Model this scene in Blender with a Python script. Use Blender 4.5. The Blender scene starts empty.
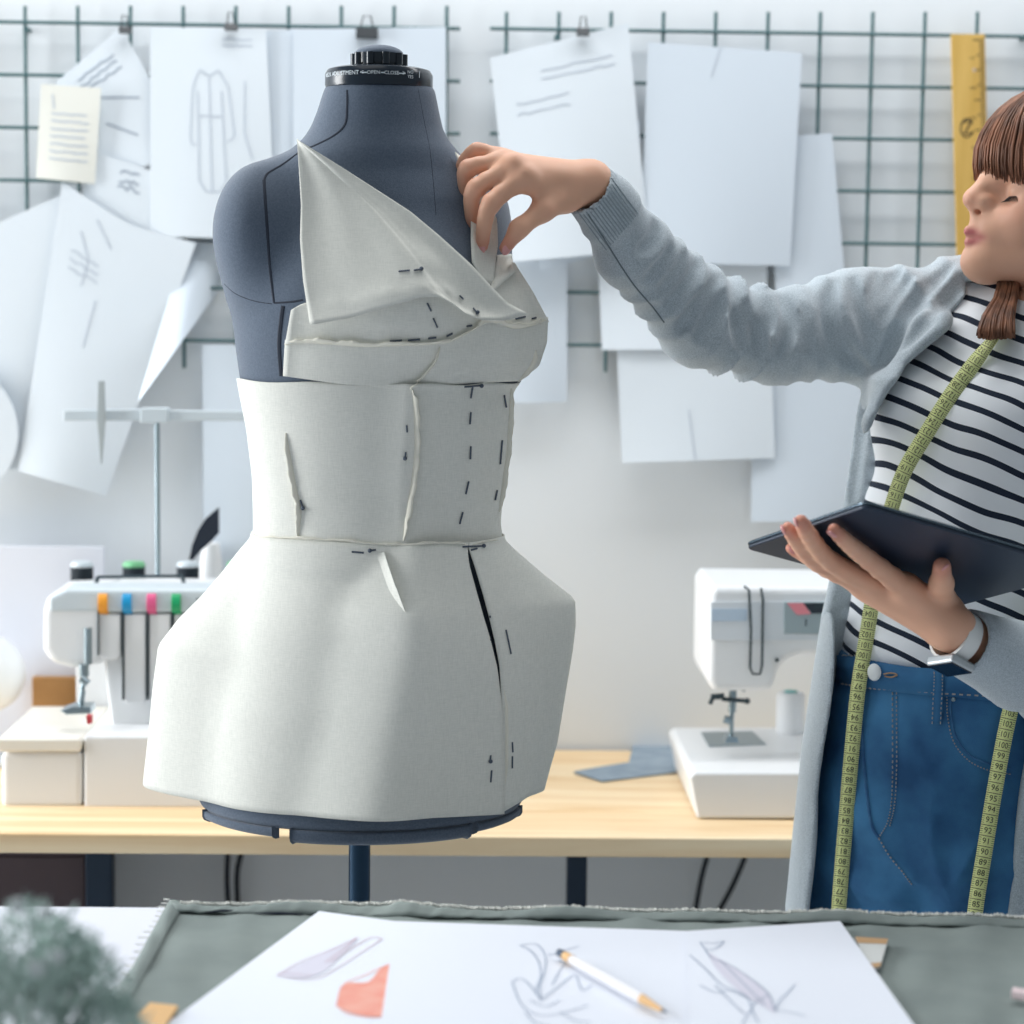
import bpy, math, random
import numpy as np
from mathutils import Vector, Matrix
from mathutils.bvhtree import BVHTree
random.seed(7); np.random.seed(7)
SC = bpy.context.scene
COL = SC.collection
R = math.radians
# ------------------------------------------------------------------ camera
FPX = 2133.0
CAMLOC = np.array([0.0, 0.0, 1.42])
PITCH, ROLL, YAW = R(5.65), R(0.7), R(1.2)
_M = (Matrix.Rotation(-YAW, 3, 'Z') @ Matrix.Rotation(math.pi/2 - PITCH, 3, 'X') @ Matrix.Rotation(ROLL, 3, 'Z'))
CM = np.array(_M)
def ray(px, py):
    d = CM @ np.array([(px-512)/FPX, (512-py)/FPX, -1.0])
    return d
def V(px, py, Y):
    """point on the vertical plane y = Y that the picture shows at (px, py)"""
    d = ray(px, py)
    return CAMLOC + d*(Y/d[1])
def T(px, py, z):
    """point on the horizontal plane z"""
    d = ray(px, py)
    return CAMLOC + d*((z-CAMLOC[2])/d[2])
def PX(p):
    q = CM.T @ (np.array(p)-CAMLOC)
    return 512+FPX*q[0]/-q[2], 512-FPX*q[1]/-q[2]
cam = bpy.data.cameras.new('camera'); camo = bpy.data.objects.new('camera', cam); COL.objects.link(camo)
camo.matrix_world = Matrix.Translation(CAMLOC) @ _M.to_4x4()
cam.sensor_fit = 'HORIZONTAL'; cam.sensor_width = 24.0; cam.lens = FPX/1024*24.0
cam.clip_start = 0.05
cam.dof.use_dof = True; cam.dof.focus_distance = 2.36; cam.dof.aperture_fstop = 2.4
SC.camera = camo
# ------------------------------------------------------------------ colours, materials
def lin(c):
    c = c/255.0
    return c/12.92 if c <= 0.04045 else ((c+0.055)/1.055)**2.4
def C(r, g, b): return (lin(r), lin(g), lin(b), 1.0)
def new_mat(name):
    m = bpy.data.materials.new(name); m.use_nodes = True
    nt = m.node_tree; return m, nt, nt.nodes['Principled BSDF'], nt.nodes, nt.links
def mat(name, rgb, rough=.6, metal=0, rgb2=None, nscale=8, nstretch=(1,1,1), bump=0, bscale=300, bstretch=(1,1,1), coat=0, sheen=0, detail=4, lo=.35, hi=.65, spec=None, bdist=.001):
    m, nt, b, N, L = new_mat(name)
    b.inputs['Base Color'].default_value = C(*rgb)
    b.inputs['Roughness'].default_value = rough; b.inputs['Metallic'].default_value = metal
    if coat: b.inputs['Coat Weight'].default_value = coat
    if spec is not None: b.inputs['Specular IOR Level'].default_value = spec
    if sheen:
        b.inputs['Sheen Weight'].default_value = sheen; b.inputs['Sheen Roughness'].default_value = .5
    tc = N.new('ShaderNodeTexCoord')
    def noise(sc, st, det):
        mp = N.new('ShaderNodeMapping'); mp.inputs['Scale'].default_value = st
        L.new(tc.outputs['Object'], mp.inputs['Vector'])
        n = N.new('ShaderNodeTexNoise'); n.inputs['Scale'].default_value = sc; n.inputs['Detail'].default_value = det
        L.new(mp.outputs['Vector'], n.inputs['Vector']); return n
    if rgb2:
        n = noise(nscale, nstretch, detail)
        r = N.new('ShaderNodeValToRGB'); r.color_ramp.elements[0].position = lo; r.color_ramp.elements[1].position = hi
        r.color_ramp.elements[0].color = C(*rgb2); r.color_ramp.elements[1].color = C(*rgb)
        L.new(n.outputs['Fac'], r.inputs['Fac']); L.new(r.outputs['Color'], b.inputs['Base Color'])
    if bump:
        n = noise(bscale, bstretch, 3)
        bp = N.new('ShaderNodeBump'); bp.inputs['Strength'].default_value = bump; bp.inputs['Distance'].default_value = bdist
        L.new(n.outputs['Fac'], bp.inputs['Height']); L.new(bp.outputs['Normal'], b.inputs['Normal'])
    return m
# ------------------------------------------------------------------ objects
ORG = {}
def tag(o, label=None, cat=None, group=None, kind=None):
    if label: o['label'] = label
    if cat: o['category'] = cat
    if group: o['group'] = group
    if kind: o['kind'] = kind
    return o
def thing(name, label, cat, loc, group=None):
    o = bpy.data.objects.new(name, None); COL.objects.link(o); o.location = loc; o.empty_display_size = .05
    ORG[o.name] = np.array(loc, float)
    return tag(o, label, cat, group)
def put(name, v, f, mats, parent=None, mi=None, smooth=True, angle=40, loc=None):
    v = np.asarray(v, dtype=float)
    if parent is not None: org = ORG[parent.name]
    else: org = np.array(loc if loc is not None else [(v[:,0].min()+v[:,0].max())/2, (v[:,1].min()+v[:,1].max())/2, v[:,2].min()], float)
    me = bpy.data.meshes.new(name)
    me.from_pydata((v-org).tolist(), [], [list(map(int, q)) for q in f])
    if not isinstance(mats, (list, tuple)): mats = [mats]
    for m in mats: me.materials.append(m)
    if mi is not None: me.polygons.foreach_set('material_index', np.asarray(mi, dtype=np.int32))
    me.polygons.foreach_set('use_smooth', np.full(len(me.polygons), bool(smooth)))
    if smooth and angle < 180: me.set_sharp_from_angle(angle=R(angle))
    me.validate(); me.update()
    o = bpy.data.objects.new(name, me); COL.objects.link(o)
    if parent is not None: o.parent = parent
    else: o.location = org
    ORG[o.name] = org
    return o
def bevel(o, w=.004, seg=3, angle=35):
    b = o.modifiers.new('bevel', 'BEVEL'); b.width = w; b.segments = seg; b.limit_method = 'ANGLE'; b.angle_limit = R(angle)
    return o
def solid(o, t=.0012, off=1):
    s = o.modifiers.new('thickness', 'SOLIDIFY'); s.thickness = t; s.offset = off
    return o
class MB:
    def __init__(s): s.v=[]; s.f=[]; s.m=[]
    def add(s, v, f, mi=0):
        n = len(s.v); s.v.extend([tuple(map(float, p)) for p in v]); s.f.extend([[int(i)+n for i in q] for q in f]); s.m.extend([mi]*len(f)); return s
    def box(s, lo, hi, mi=0):
        (a,b,c),(d,e,g) = lo,hi
        v = [(a,b,c),(d,b,c),(d,e,c),(a,e,c),(a,b,g),(d,b,g),(d,e,g),(a,e,g)]
        return s.add(v, [(0,3,2,1),(4,5,6,7),(0,1,5,4),(1,2,6,5),(2,3,7,6),(3,0,4,7)], mi)
    def tube(s, pts, r, seg=8, mi=0, cap=True):
        pts = [np.array(p, float) for p in pts]; n = len(pts)
        rs = list(r) if hasattr(r, '__len__') else [r]*n
        v = []; prev = None
        for i in range(n):
            t = pts[min(i+1,n-1)]-pts[max(i-1,0)]; t = t/(np.linalg.norm(t)+1e-12)
            if prev is None:
                a = np.array([0,0,1.]) if abs(t[2]) < .9 else np.array([1.,0,0])
            else: a = prev
            u = a - t*np.dot(a,t); u /= (np.linalg.norm(u)+1e-12); w = np.cross(t,u); prev = u
            for k in range(seg):
                an = 2*math.pi*k/seg
                v.append(pts[i]+rs[i]*(math.cos(an)*u+math.sin(an)*w))
        f = []
        for i in range(n-1):
            for k in range(seg):
                k2 = (k+1)%seg
                f.append((i*seg+k, i*seg+k2, (i+1)*seg+k2, (i+1)*seg+k))
        if cap:
            f.append(tuple(range(seg-1,-1,-1))); f.append(tuple((n-1)*seg+k for k in range(seg)))
        return s.add(v, f, mi)
    def lathe(s, c, prof, seg=32, mi=0):
        """prof: (radius, z) from bottom to top around the vertical axis at c"""
        v = []; f = []; n = len(prof)
        for r, z in prof:
            for k in range(seg):
                a = 2*math.pi*k/seg; v.append((c[0]+r*math.cos(a), c[1]+r*math.sin(a), c[2]+z))
        for i in range(n-1):
            for k in range(seg):
                k2 = (k+1)%seg; f.append((i*seg+k, i*seg+k2, (i+1)*seg+k2, (i+1)*seg+k))
        f.append(tuple(range(seg-1,-1,-1))); f.append(tuple((n-1)*seg+k for k in range(seg)))
        return s.add(v, f, mi)
    def prism(s, pts, Y0, Y1, mi=0):
        """outline as the picture shows it on the plane Y0, extruded straight back to Y1"""
        w = [V(x, y, Y0) for x, y in pts]; n = len(w)
        ar = sum(w[i][0]*w[(i+1)%n][2]-w[(i+1)%n][0]*w[i][2] for i in range(n))
        if ar < 0: w = w[::-1]
        v = [(p[0], Y0, p[2]) for p in w]+[(p[0], Y1, p[2]) for p in w]
        f = [tuple(range(n)), tuple(range(2*n-1, n-1, -1))]
        for i in range(n):
            j = (i+1)%n; f.append((i, i+n, j+n, j))
        return s.add(v, f, mi)
    def ball(s, c, r, seg=20, rings=12, mi=0, rot=None):
        r = (r,r,r) if not hasattr(r,'__len__') else r
        v = []; f = []
        for i in range(rings+1):
            th = math.pi*i/rings
            for k in range(seg):
                a = 2*math.pi*k/seg
                p = np.array([r[0]*math.sin(th)*math.cos(a), r[1]*math.sin(th)*math.sin(a), r[2]*math.cos(th)])
                if rot is not None: p = rot @ p
                v.append(p+np.array(c))
        for i in range(rings):
            for k in range(seg):
                k2 = (k+1)%seg; f.append((i*seg+k, (i+1)*seg+k, (i+1)*seg+k2, i*seg+k2))
        return s.add(v, f, mi)
    def strip(s, pts, w, nrm, mi=0):
        """flat ribbon of width w along pts lying in the plane whose normal is nrm"""
        pts = [np.array(p, float) for p in pts]; n = len(pts); v = []
        for i in range(n):
            t = pts[min(i+1,n-1)]-pts[max(i-1,0)]; t /= (np.linalg.norm(t)+1e-12)
            nn = np.array(nrm[i] if np.ndim(nrm) == 2 else nrm, float)
            sd = np.cross(nn, t); sd /= (np.linalg.norm(sd)+1e-12)
            ww = w[i] if hasattr(w,'__len__') else w
            v += [pts[i]-sd*ww/2, pts[i]+sd*ww/2]
        return s.add(v, [(2*i, 2*i+2, 2*i+3, 2*i+1) for i in range(n-1)], mi)
    def build(s, name, mats, parent=None, smooth=True, angle=40, loc=None):
        return put(name, s.v, s.f, mats, parent, s.m, smooth, angle, loc)
def grid_faces(nr, nc, closed=False):
    f = []
    for i in range(nr-1):
        for k in range(nc if closed else nc-1):
            k2 = (k+1)%nc; f.append((i*nc+k, i*nc+k2, (i+1)*nc+k2, (i+1)*nc+k))
    return f
def poly_at(pts, ts):
    """points at relative arc length ts along a polyline"""
    p = np.array(pts, float); d = np.r_[0, np.cumsum(np.linalg.norm(np.diff(p,axis=0),axis=1))]; d /= max(d[-1],1e-9)
    return np.stack([np.interp(ts, d, p[:,k]) for k in range(p.shape[1])], 1)
def smooth_poly(pts, n):
    """Catmull-Rom resample"""
    p = np.array(pts, float); m = len(p); out = []
    q = np.vstack([2*p[0]-p[1], p, 2*p[-1]-p[-2]])
    for t in np.linspace(0, m-1, n):
        i = min(int(t), m-2); u = t-i; a,b,c,d = q[i],q[i+1],q[i+2],q[i+3]
        out.append(.5*((2*b)+(c-a)*u+(2*a-5*b+4*c-d)*u*u+(3*b-a-3*c+d)*u**3))
    return np.array(out)
def coons(top, bot, left, right, nr, nc):
    u = np.linspace(0,1,nc); v = np.linspace(0,1,nr)
    Tp, Bp, Lp, Rp = poly_at(top,u), poly_at(bot,u), poly_at(left,v), poly_at(right,v)
    G = np.zeros((nr,nc,Tp.shape[1]))
    for i in range(nr):
        for j in range(nc):
            a,b = u[j],v[i]
            G[i,j] = (1-b)*Tp[j]+b*Bp[j]+(1-a)*Lp[i]+a*Rp[i]-((1-a)*(1-b)*Tp[0]+a*(1-b)*Tp[-1]+(1-a)*b*Bp[0]+a*b*Bp[-1])
    return G
def bvh_of(*objs):
    v = []; f = []
    for o in objs:
        n = len(v); org = ORG[o.name]
        v += [tuple(np.array(p.co)+org) for p in o.data.vertices]; f += [[i+n for i in q.vertices] for q in o.data.polygons]
    return BVHTree.FromPolygons(v, f)
def cast(bvh, px, py):
    d = ray(px, py); h = bvh.ray_cast(Vector(CAMLOC), Vector(d))
    if h[0] is None: return None, None
    n = np.array(h[1]); 
    if np.dot(n, d) > 0: n = -n
    return np.array(h[0]), n
def text_mesh(s, size, align='CENTER', res=2):
    cu = bpy.data.curves.new('t', 'FONT'); cu.body = s; cu.size = size; cu.align_x = align; cu.align_y = 'CENTER'; cu.resolution_u = res
    o = bpy.data.objects.new('t', cu); COL.objects.link(o)
    dg = bpy.context.evaluated_depsgraph_get(); e = o.evaluated_get(dg); me = e.to_mesh()
    v = np.array([tuple(p.co) for p in me.vertices]).reshape(-1,3); f = [tuple(q.vertices) for q in me.polygons]
    e.to_mesh_clear(); bpy.data.objects.remove(o); bpy.data.curves.remove(cu)
    return v, f
# ------------------------------------------------------------------ implicit surfaces -> one continuous mesh
def smin(a, b, k):
    if k <= 0: return np.minimum(a,b)
    h = np.maximum(k-np.abs(a-b),0)/k; return np.minimum(a,b)-h*h*k*.25
def smax(a, b, k): return -smin(-a,-b,k)
class SDF:
    def __init__(s): s.ops = []
    def cone(s, a, b, ra, rb, k=.01, op='u', ridge=None):
        a = np.array(a,float); b = np.array(b,float); ab = b-a; L2 = max(ab@ab,1e-12)
        def fn(P):
            q = P-a; t = np.clip(q@ab/L2,0,1)
            d = np.linalg.norm(q-t[...,None]*ab,axis=-1)-(ra+(rb-ra)*t)
            return d if ridge is None else d-ridge(P,t)
        m = max(ra,rb)
        s.ops.append((op, fn, np.minimum(a,b)-m, np.maximum(a,b)+m, k)); return s
    def chain(s, pts, rs, k=.004, op='u'):
        for i in range(len(pts)-1): s.cone(pts[i],pts[i+1],rs[i],rs[i+1],k,op)
        return s
    def ell(s, c, r, k=.01, rot=None, op='u'):
        c = np.array(c,float); r = np.array(r if hasattr(r,'__len__') else (r,r,r),float); m = r.max()
        def fn(P):
            q = P-c
            if rot is not None: q = q@rot
            k0 = np.linalg.norm(q/r,axis=-1); k1 = np.linalg.norm(q/(r*r),axis=-1)
            return k0*(k0-1)/np.maximum(k1,1e-6)
        s.ops.append((op, fn, c-m, c+m, k)); return s
    def loft(s, keys, k=.02, op='u', rot=0, exp=2.0, ridge=None):
        """keys: z, cx, cy, a, b (sorted by z)"""
        K = np.array(sorted(keys),float); cr, sr = math.cos(rot), math.sin(rot)
        def fn(P):
            z = P[...,2]; g = lambda i: np.interp(z,K[:,0],K[:,i])
            x = P[...,0]-g(1); y = P[...,1]-g(2); u = x*cr+y*sr; w = -x*sr+y*cr; a = g(3); b = g(4)
            q = (np.abs(u/a)**exp+np.abs(w/b)**exp)**(1/exp)
            gr = np.sqrt((u/a**2)**2+(w/b**2)**2)/np.maximum(np.sqrt((u/a)**2+(w/b)**2),1e-6)
            d = (q-1)/np.maximum(gr,1e-6)
            if ridge is not None: d = d-ridge(P)
            return smax(d, np.maximum(z-K[-1,0],K[0,0]-z), .01)
        m = max(K[:,3].max(),K[:,4].max())
        lo = np.array([K[:,1].min()-m,K[:,2].min()-m,K[0,0]]); hi = np.array([K[:,1].max()+m,K[:,2].max()+m,K[-1,0]])
        s.ops.append((op, fn, lo, hi, k)); return s
    def raw(s, fn, lo, hi, k=.005, op='s'):
        s.ops.append((op, fn, np.array(lo,float), np.array(hi,float), k)); return s
    def mesh(s, ax, ay, az, pad=.03):
        nx,ny,nz = len(ax),len(ay),len(az)
        F = np.full((nx,ny,nz), .06, np.float32)
        for op, fn, lo, hi, k in s.ops:
            p = pad+k
            i0,i1 = np.searchsorted(ax,lo[0]-p),np.searchsorted(ax,hi[0]+p)
            j0,j1 = np.searchsorted(ay,lo[1]-p),np.searchsorted(ay,hi[1]+p)
            l0,l1 = np.searchsorted(az,lo[2]-p),np.searchsorted(az,hi[2]+p)
            if i1<=i0 or j1<=j0 or l1<=l0: continue
            for ii in range(i0,i1,24):
                i2 = min(ii+24,i1)
                P = np.stack(np.meshgrid(ax[ii:i2],ay[j0:j1],az[l0:l1],indexing='ij'),-1)
                d = fn(P); sub = F[ii:i2,j0:j1,l0:l1]
                if op == 'u': r = smin(sub,d,k)
                elif op == 's': r = smax(sub,-d,k)
                else: r = sub+d
                F[ii:i2,j0:j1,l0:l1] = r
        S = F < 0
        cnt = np.zeros((nx-1,ny-1,nz-1),np.uint8)
        for a in (0,1):
            for b in (0,1):
                for c in (0,1): cnt += S[a:nx-1+a,b:ny-1+b,c:nz-1+c]
        act = (cnt>0)&(cnt<8); I = np.argwhere(act)
        idx = np.full(act.shape,-1,np.int32); idx[act] = np.arange(len(I))
        acc = np.zeros((len(I),3)); num = np.zeros(len(I))
        A = [ax,ay,az]
        for d in range(3):
            o1,o2 = [q for q in range(3) if q != d]
            for b in (0,1):
                for c in (0,1):
                    J = I.copy(); J[:,o1]+=b; J[:,o2]+=c; J2 = J.copy(); J2[:,d]+=1
                    f0 = F[J[:,0],J[:,1],J[:,2]]; f1 = F[J2[:,0],J2[:,1],J2[:,2]]
                    w = (f0<0)!=(f1<0); t = np.where(w,f0/np.where(w,f0-f1,1),0)
                    p0 = np.stack([A[q][J[:,q]] for q in range(3)],1); p1 = np.stack([A[q][J2[:,q]] for q in range(3)],1)
                    acc += np.where(w[:,None],p0+(p1-p0)*t[:,None],0); num += w
        verts = acc/np.maximum(num,1)[:,None]
        faces = []
        for d in range(3):
            o1,o2 = [(1,2),(2,0),(0,1)][d]
            sl0 = [slice(None)]*3; sl1 = [slice(None)]*3
            sl0[d] = slice(0,-1); sl1[d] = slice(1,None)
            E = S[tuple(sl0)] != S[tuple(sl1)]
            J = np.argwhere(E)
            ok = (J[:,o1]>0)&(J[:,o2]>0)&(J[:,o1]<[nx,ny,nz][o1]-1)&(J[:,o2]<[nx,ny,nz][o2]-1); J = J[ok]
            neg = S[J[:,0],J[:,1],J[:,2]]
            def cell(b,c):
                K = J.copy(); K[:,o1]-=b; K[:,o2]-=c; return idx[K[:,0],K[:,1],K[:,2]]
            q = np.stack([cell(1,1),cell(0,1),cell(0,0),cell(1,0)],1)
            q[~neg] = q[~neg][:,::-1]; faces.append(q)
        faces = np.vstack(faces); faces = faces[(faces>=0).all(1)]
        return verts, faces
def lap(v, f, it=1, lam=.5):
    e = np.vstack([f[:,[0,1]],f[:,[1,2]],f[:,[2,3]],f[:,[3,0]]]); e = np.vstack([e,e[:,::-1]])
    deg = np.bincount(e[:,0],minlength=len(v)).astype(float)
    for _ in range(it):
        s = np.stack([np.bincount(e[:,0],weights=v[e[:,1],k],minlength=len(v)) for k in range(3)],1)
        v = v+lam*(s/np.maximum(deg,1)[:,None]-v)
    return v
def put_big(name, v, f, mats, parent, attr=None):
    org = ORG[parent.name]; me = bpy.data.meshes.new(name)
    me.vertices.add(len(v)); me.vertices.foreach_set('co', (v-org).astype(np.float32).ravel())
    n = len(f); me.loops.add(4*n); me.loops.foreach_set('vertex_index', f.astype(np.int32).ravel())
    me.polygons.add(n); me.polygons.foreach_set('loop_start', np.arange(0,4*n,4,dtype=np.int32))
    me.polygons.foreach_set('use_smooth', np.ones(n,bool))
    for m in (mats if isinstance(mats,(list,tuple)) else [mats]): me.materials.append(m)
    me.update(calc_edges=True); me.validate()
    if attr:
        for an, av in attr.items():
            a = me.attributes.new(an,'FLOAT','POINT'); a.data.foreach_set('value', av.astype(np.float32))
    o = bpy.data.objects.new(name, me); COL.objects.link(o); o.parent = parent; ORG[o.name] = org
    return o
def axis(*segs):
    """(start, stop, step) runs joined into one increasing axis"""
    out = []
    for a,b,h in segs: out.append(np.arange(a,b-1e-9,h))
    out.append([segs[-1][1]]); return np.concatenate(out)
# ================================================================== setting
YW = 3.25            # back wall
ZT, YT = .731, 2.70   # sewing table: top height, front edge
ZF, YF = .82, 2.10   # cutting table: top height, far edge
M_wall = mat('painted_wall', (232,237,241), .9, bump=.15, bscale=60)
M_floor = mat('floor_boards', (214,216,216), .5, rgb2=(196,198,198), nscale=3, nstretch=(1,8,1))
mb = MB(); mb.box((-3.2,YW,-.02),(3.0,YW+.12,2.9)); w = mb.build('wall_back', M_wall, smooth=False); tag(w, kind='structure')
mb = MB(); mb.box((-3.2,.2,-.05),(3.0,YW+.12,0)); w = mb.build('floor', M_floor, smooth=False); tag(w, kind='structure')
mb = MB(); mb.box((-3.2,YW-.014,0),(3.0,YW,.09)); w = mb.build('baseboard_back', mat('white_trim',(228,230,232),.5), smooth=False); tag(w, kind='structure')
# ------------------------------------------------------------------ lights
world = bpy.data.worlds.new('daylight'); SC.world = world; world.use_nodes = True
bg = world.node_tree.nodes['Background']; bg.inputs['Color'].default_value = (.82,.93,1.0,1); bg.inputs['Strength'].default_value = .25
def area(name, loc, target, size, sy, power, col=(1,1,1)):
    l = bpy.data.lights.new(name,'AREA'); l.shape = 'RECTANGLE'; l.size = size; l.size_y = sy; l.energy = power; l.color = col
    o = bpy.data.objects.new(name,l); COL.objects.link(o); o.location = loc
    o.rotation_euler = (Vector(target)-Vector(loc)).to_track_quat('-Z','Y').to_euler(); return o
area('window_light', (-3.1,2.6,1.75), (0,2.5,1.15), 1.15, 2.2, 112, (.97,.99,1.0))
area('added_wall_fill', (.7,2.72,2.9), (.7,3.25,1.1), 3.0, .4, 27, (.98,.99,1.0))  # added fill, stands for no fixture in the room; brightens the back wall
area('ceiling_light', (-.5,2.1,3.3), (0.0,2.1,1.0), 2.4, 1.6, 12, (1,.98,.95))
SC.view_settings.view_transform = 'Standard'; SC.view_settings.look = 'None'; SC.view_settings.exposure = .15; SC.view_settings.gamma = 1
SC.view_settings.use_curve_mapping = False
# ------------------------------------------------------------------ sewing table at the wall
def pine():
    m, nt, b, N, L = new_mat('pine_wood')
    tc = N.new('ShaderNodeTexCoord'); mp = N.new('ShaderNodeMapping'); mp.inputs['Scale'].default_value = (.8,9,9); L.new(tc.outputs['Object'],mp.inputs['Vector'])
    n = N.new('ShaderNodeTexNoise'); n.inputs['Scale'].default_value = 3; n.inputs['Detail'].default_value = 6; n.inputs['Distortion'].default_value = .6; L.new(mp.outputs['Vector'],n.inputs['Vector'])
    r = N.new('ShaderNodeValToRGB'); e = r.color_ramp.elements
    e[0].position = .3; e[0].color = C(226,190,142); e[1].position = .68; e[1].color = C(246,224,188)
    L.new(n.outputs['Fac'],r.inputs['Fac'])
    # knots
    vo = N.new('ShaderNodeTexVoronoi'); vo.inputs['Scale'].default_value = 2.2; mp2 = N.new('ShaderNodeMapping'); mp2.inputs['Scale'].default_value = (1,2.4,1); L.new(tc.outputs['Object'],mp2.inputs['Vector']); L.new(mp2.outputs['Vector'],vo.inputs['Vector'])
    r2 = N.new('ShaderNodeValToRGB'); r2.color_ramp.elements[0].position = .025; r2.color_ramp.elements[0].color = (1,1,1,1); r2.color_ramp.elements[1].position = .07; r2.color_ramp.elements[1].color = (0,0,0,1)
    L.new(vo.outputs['Distance'],r2.inputs['Fac'])
    mx = N.new('ShaderNodeMix'); mx.data_type = 'RGBA'; L.new(r2.outputs['Color'],mx.inputs['Factor']); L.new(r.outputs['Color'],mx.inputs['A']); mx.inputs['B'].default_value = C(176,122,74)
    L.new(mx.outputs['Result'],b.inputs['Base Color']); b.inputs['Roughness'].default_value = .55
    return m
M_pine = pine()
M_navy = mat('dark_blue_steel', (22,42,62), .45, metal=.3)
tb = thing('sewing_table', 'long pine topped work table with dark steel legs along the white wall', 'table', (0,2.97,0))
x0, x1 = -1.6, 1.25
mb = MB()
ys = [YT, 2.84, 2.98, 3.11, YW-.01]
for i in range(4):
    mb.box((x0,ys[i]+(.0005 if i else 0),ZT-.026),(x1,ys[i+1]-.0005,ZT))
o = mb.build('tabletop', M_pine, tb, smooth=False); bevel(o,.002,2)
for px0, px1, Y in ((85,112,2.9),(567,587,2.9)):
    a = V(px0,880,Y)[0]; b2 = V(px1,880,Y)[0]
    mb = MB(); mb.box((a,Y,0),(b2,Y+.03,ZT-.0265)); bevel(mb.build('leg', M_navy, tb, smooth=False),.003,2)
for X in (-1.5,1.2):
    mb = MB(); mb.box((X,Y,0),(X+.03,Y+.03,ZT-.0265)); bevel(mb.build('leg', M_navy, tb, smooth=False),.003,2)
mb = MB(); mb.box((x0+.1,3.12,ZT-.09),(x1-.05,3.15,ZT-.0265)); mb.build('rail', M_navy, tb, smooth=False)
# box under the table, power cables
M_brown = mat('dark_brown_board',(74,62,68),.7)
cb = thing('storage_box','dark brown box standing on the floor under the left end of the work table','box',(V(40,880,2.93)[0],3.0,0))
bx1 = V(86,880,2.935)[0]
mb = MB(); mb.box((bx1-.42,2.935,0),(bx1,3.18,.64)); bevel(mb.build('body',M_brown,cb,smooth=False),.004,2)
mb = MB(); mb.box((bx1-.425,2.93,.6405),(bx1+.001,3.185,.69)); bevel(mb.build('lid',M_brown,cb,smooth=False),.004,2)
M_cable = mat('black_cable',(20,30,42),.5)
def cable(pts, lab, grp=None):
    P = smooth_poly([V(x,y,Y) for x,y,Y in pts], 24); top = P[0].copy(); top[2] = ZT-.03
    low = P[-1].copy(); low[2] = .004; P = np.vstack([top,P,low+np.array([0,-.02,0])])
    mb = MB(); mb.tube(P,.0042,8); o = mb.build('power_cable',M_cable); tag(o,lab,'cable',grp)
cable([(228,850,3.2),(227,880,3.2),(229,915,3.2)],'thin black cable hanging left of the steel pole, left one of the pair')
cable([(242,850,3.2),(237,875,3.2),(238,915,3.2)],'thin black cable hanging left of the steel pole, right one of the pair')
cable([(709,850,3.2),(701,880,3.2),(694,920,3.2)],'black cable hanging straight down under the table near the grey cardigan, left of two')
cable([(748,850,3.2),(733,885,3.2),(714,920,3.2)],'black cable slanting down under the table beside the grey cardigan, right of two')
# ------------------------------------------------------------------ wire grids on the wall
M_wire = mat('green_wire',(70,104,108),.5)
def wire_grid(label, xs, ys, ytop, ybot, xleft, xright, vend=None):
    Yv, Yh = YW-.016, YW-.0205
    t = thing('wire_grid_panel', label, 'wire grid', (V(sum(xs)/len(xs),180,Yv)[0],Yv,V(300,ybot,Yv)[2]), 'wire grids on the white wall')
    for i,x in enumerate(xs):
        a = V(x,ytop,Yv); b = V(x,ybot,Yv); b[0] = a[0] = V(x,150,Yv)[0]
        mb = MB(); mb.tube([a,b],.0028,8); mb.build('vertical_wire',M_wire,t)
    xm = sum(xs)/len(xs)
    for y in ys:
        a = V(xleft,y,Yh); b = V(xright,y,Yh); m = V(xm,y,Yh)[2]; a[2] = b[2] = m
        mb = MB(); mb.tube([a,b],.0028,8); mb.build('horizontal_wire',M_wire,t)
    a = V(xs[1],ys[0]+4,Yh); mb = MB(); mb.tube([(a[0],Yh-.006,a[2]),(a[0],YW-.0004,a[2])],.004,8); mb.build('wall_hook',M_wire,t)
    a = V(xs[-2],ys[0]+4,Yh); mb = MB(); mb.tube([(a[0],Yh-.006,a[2]),(a[0],YW-.0004,a[2])],.004,8); mb.build('wall_hook',M_wire,t)
wire_grid('dark green wire grid on the left half of the wall, behind the dress form', [-26+52.4*i for i in range(10)], [25+52.6*i for i in range(7)], 6, 368, -45, 460)
wire_grid('dark green wire grid on the right half of the wall, behind the wooden ruler', [505+52*i for i in range(12)], [33+52.4*i for i in range(7)], 12, 372, 490, 1095)
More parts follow.
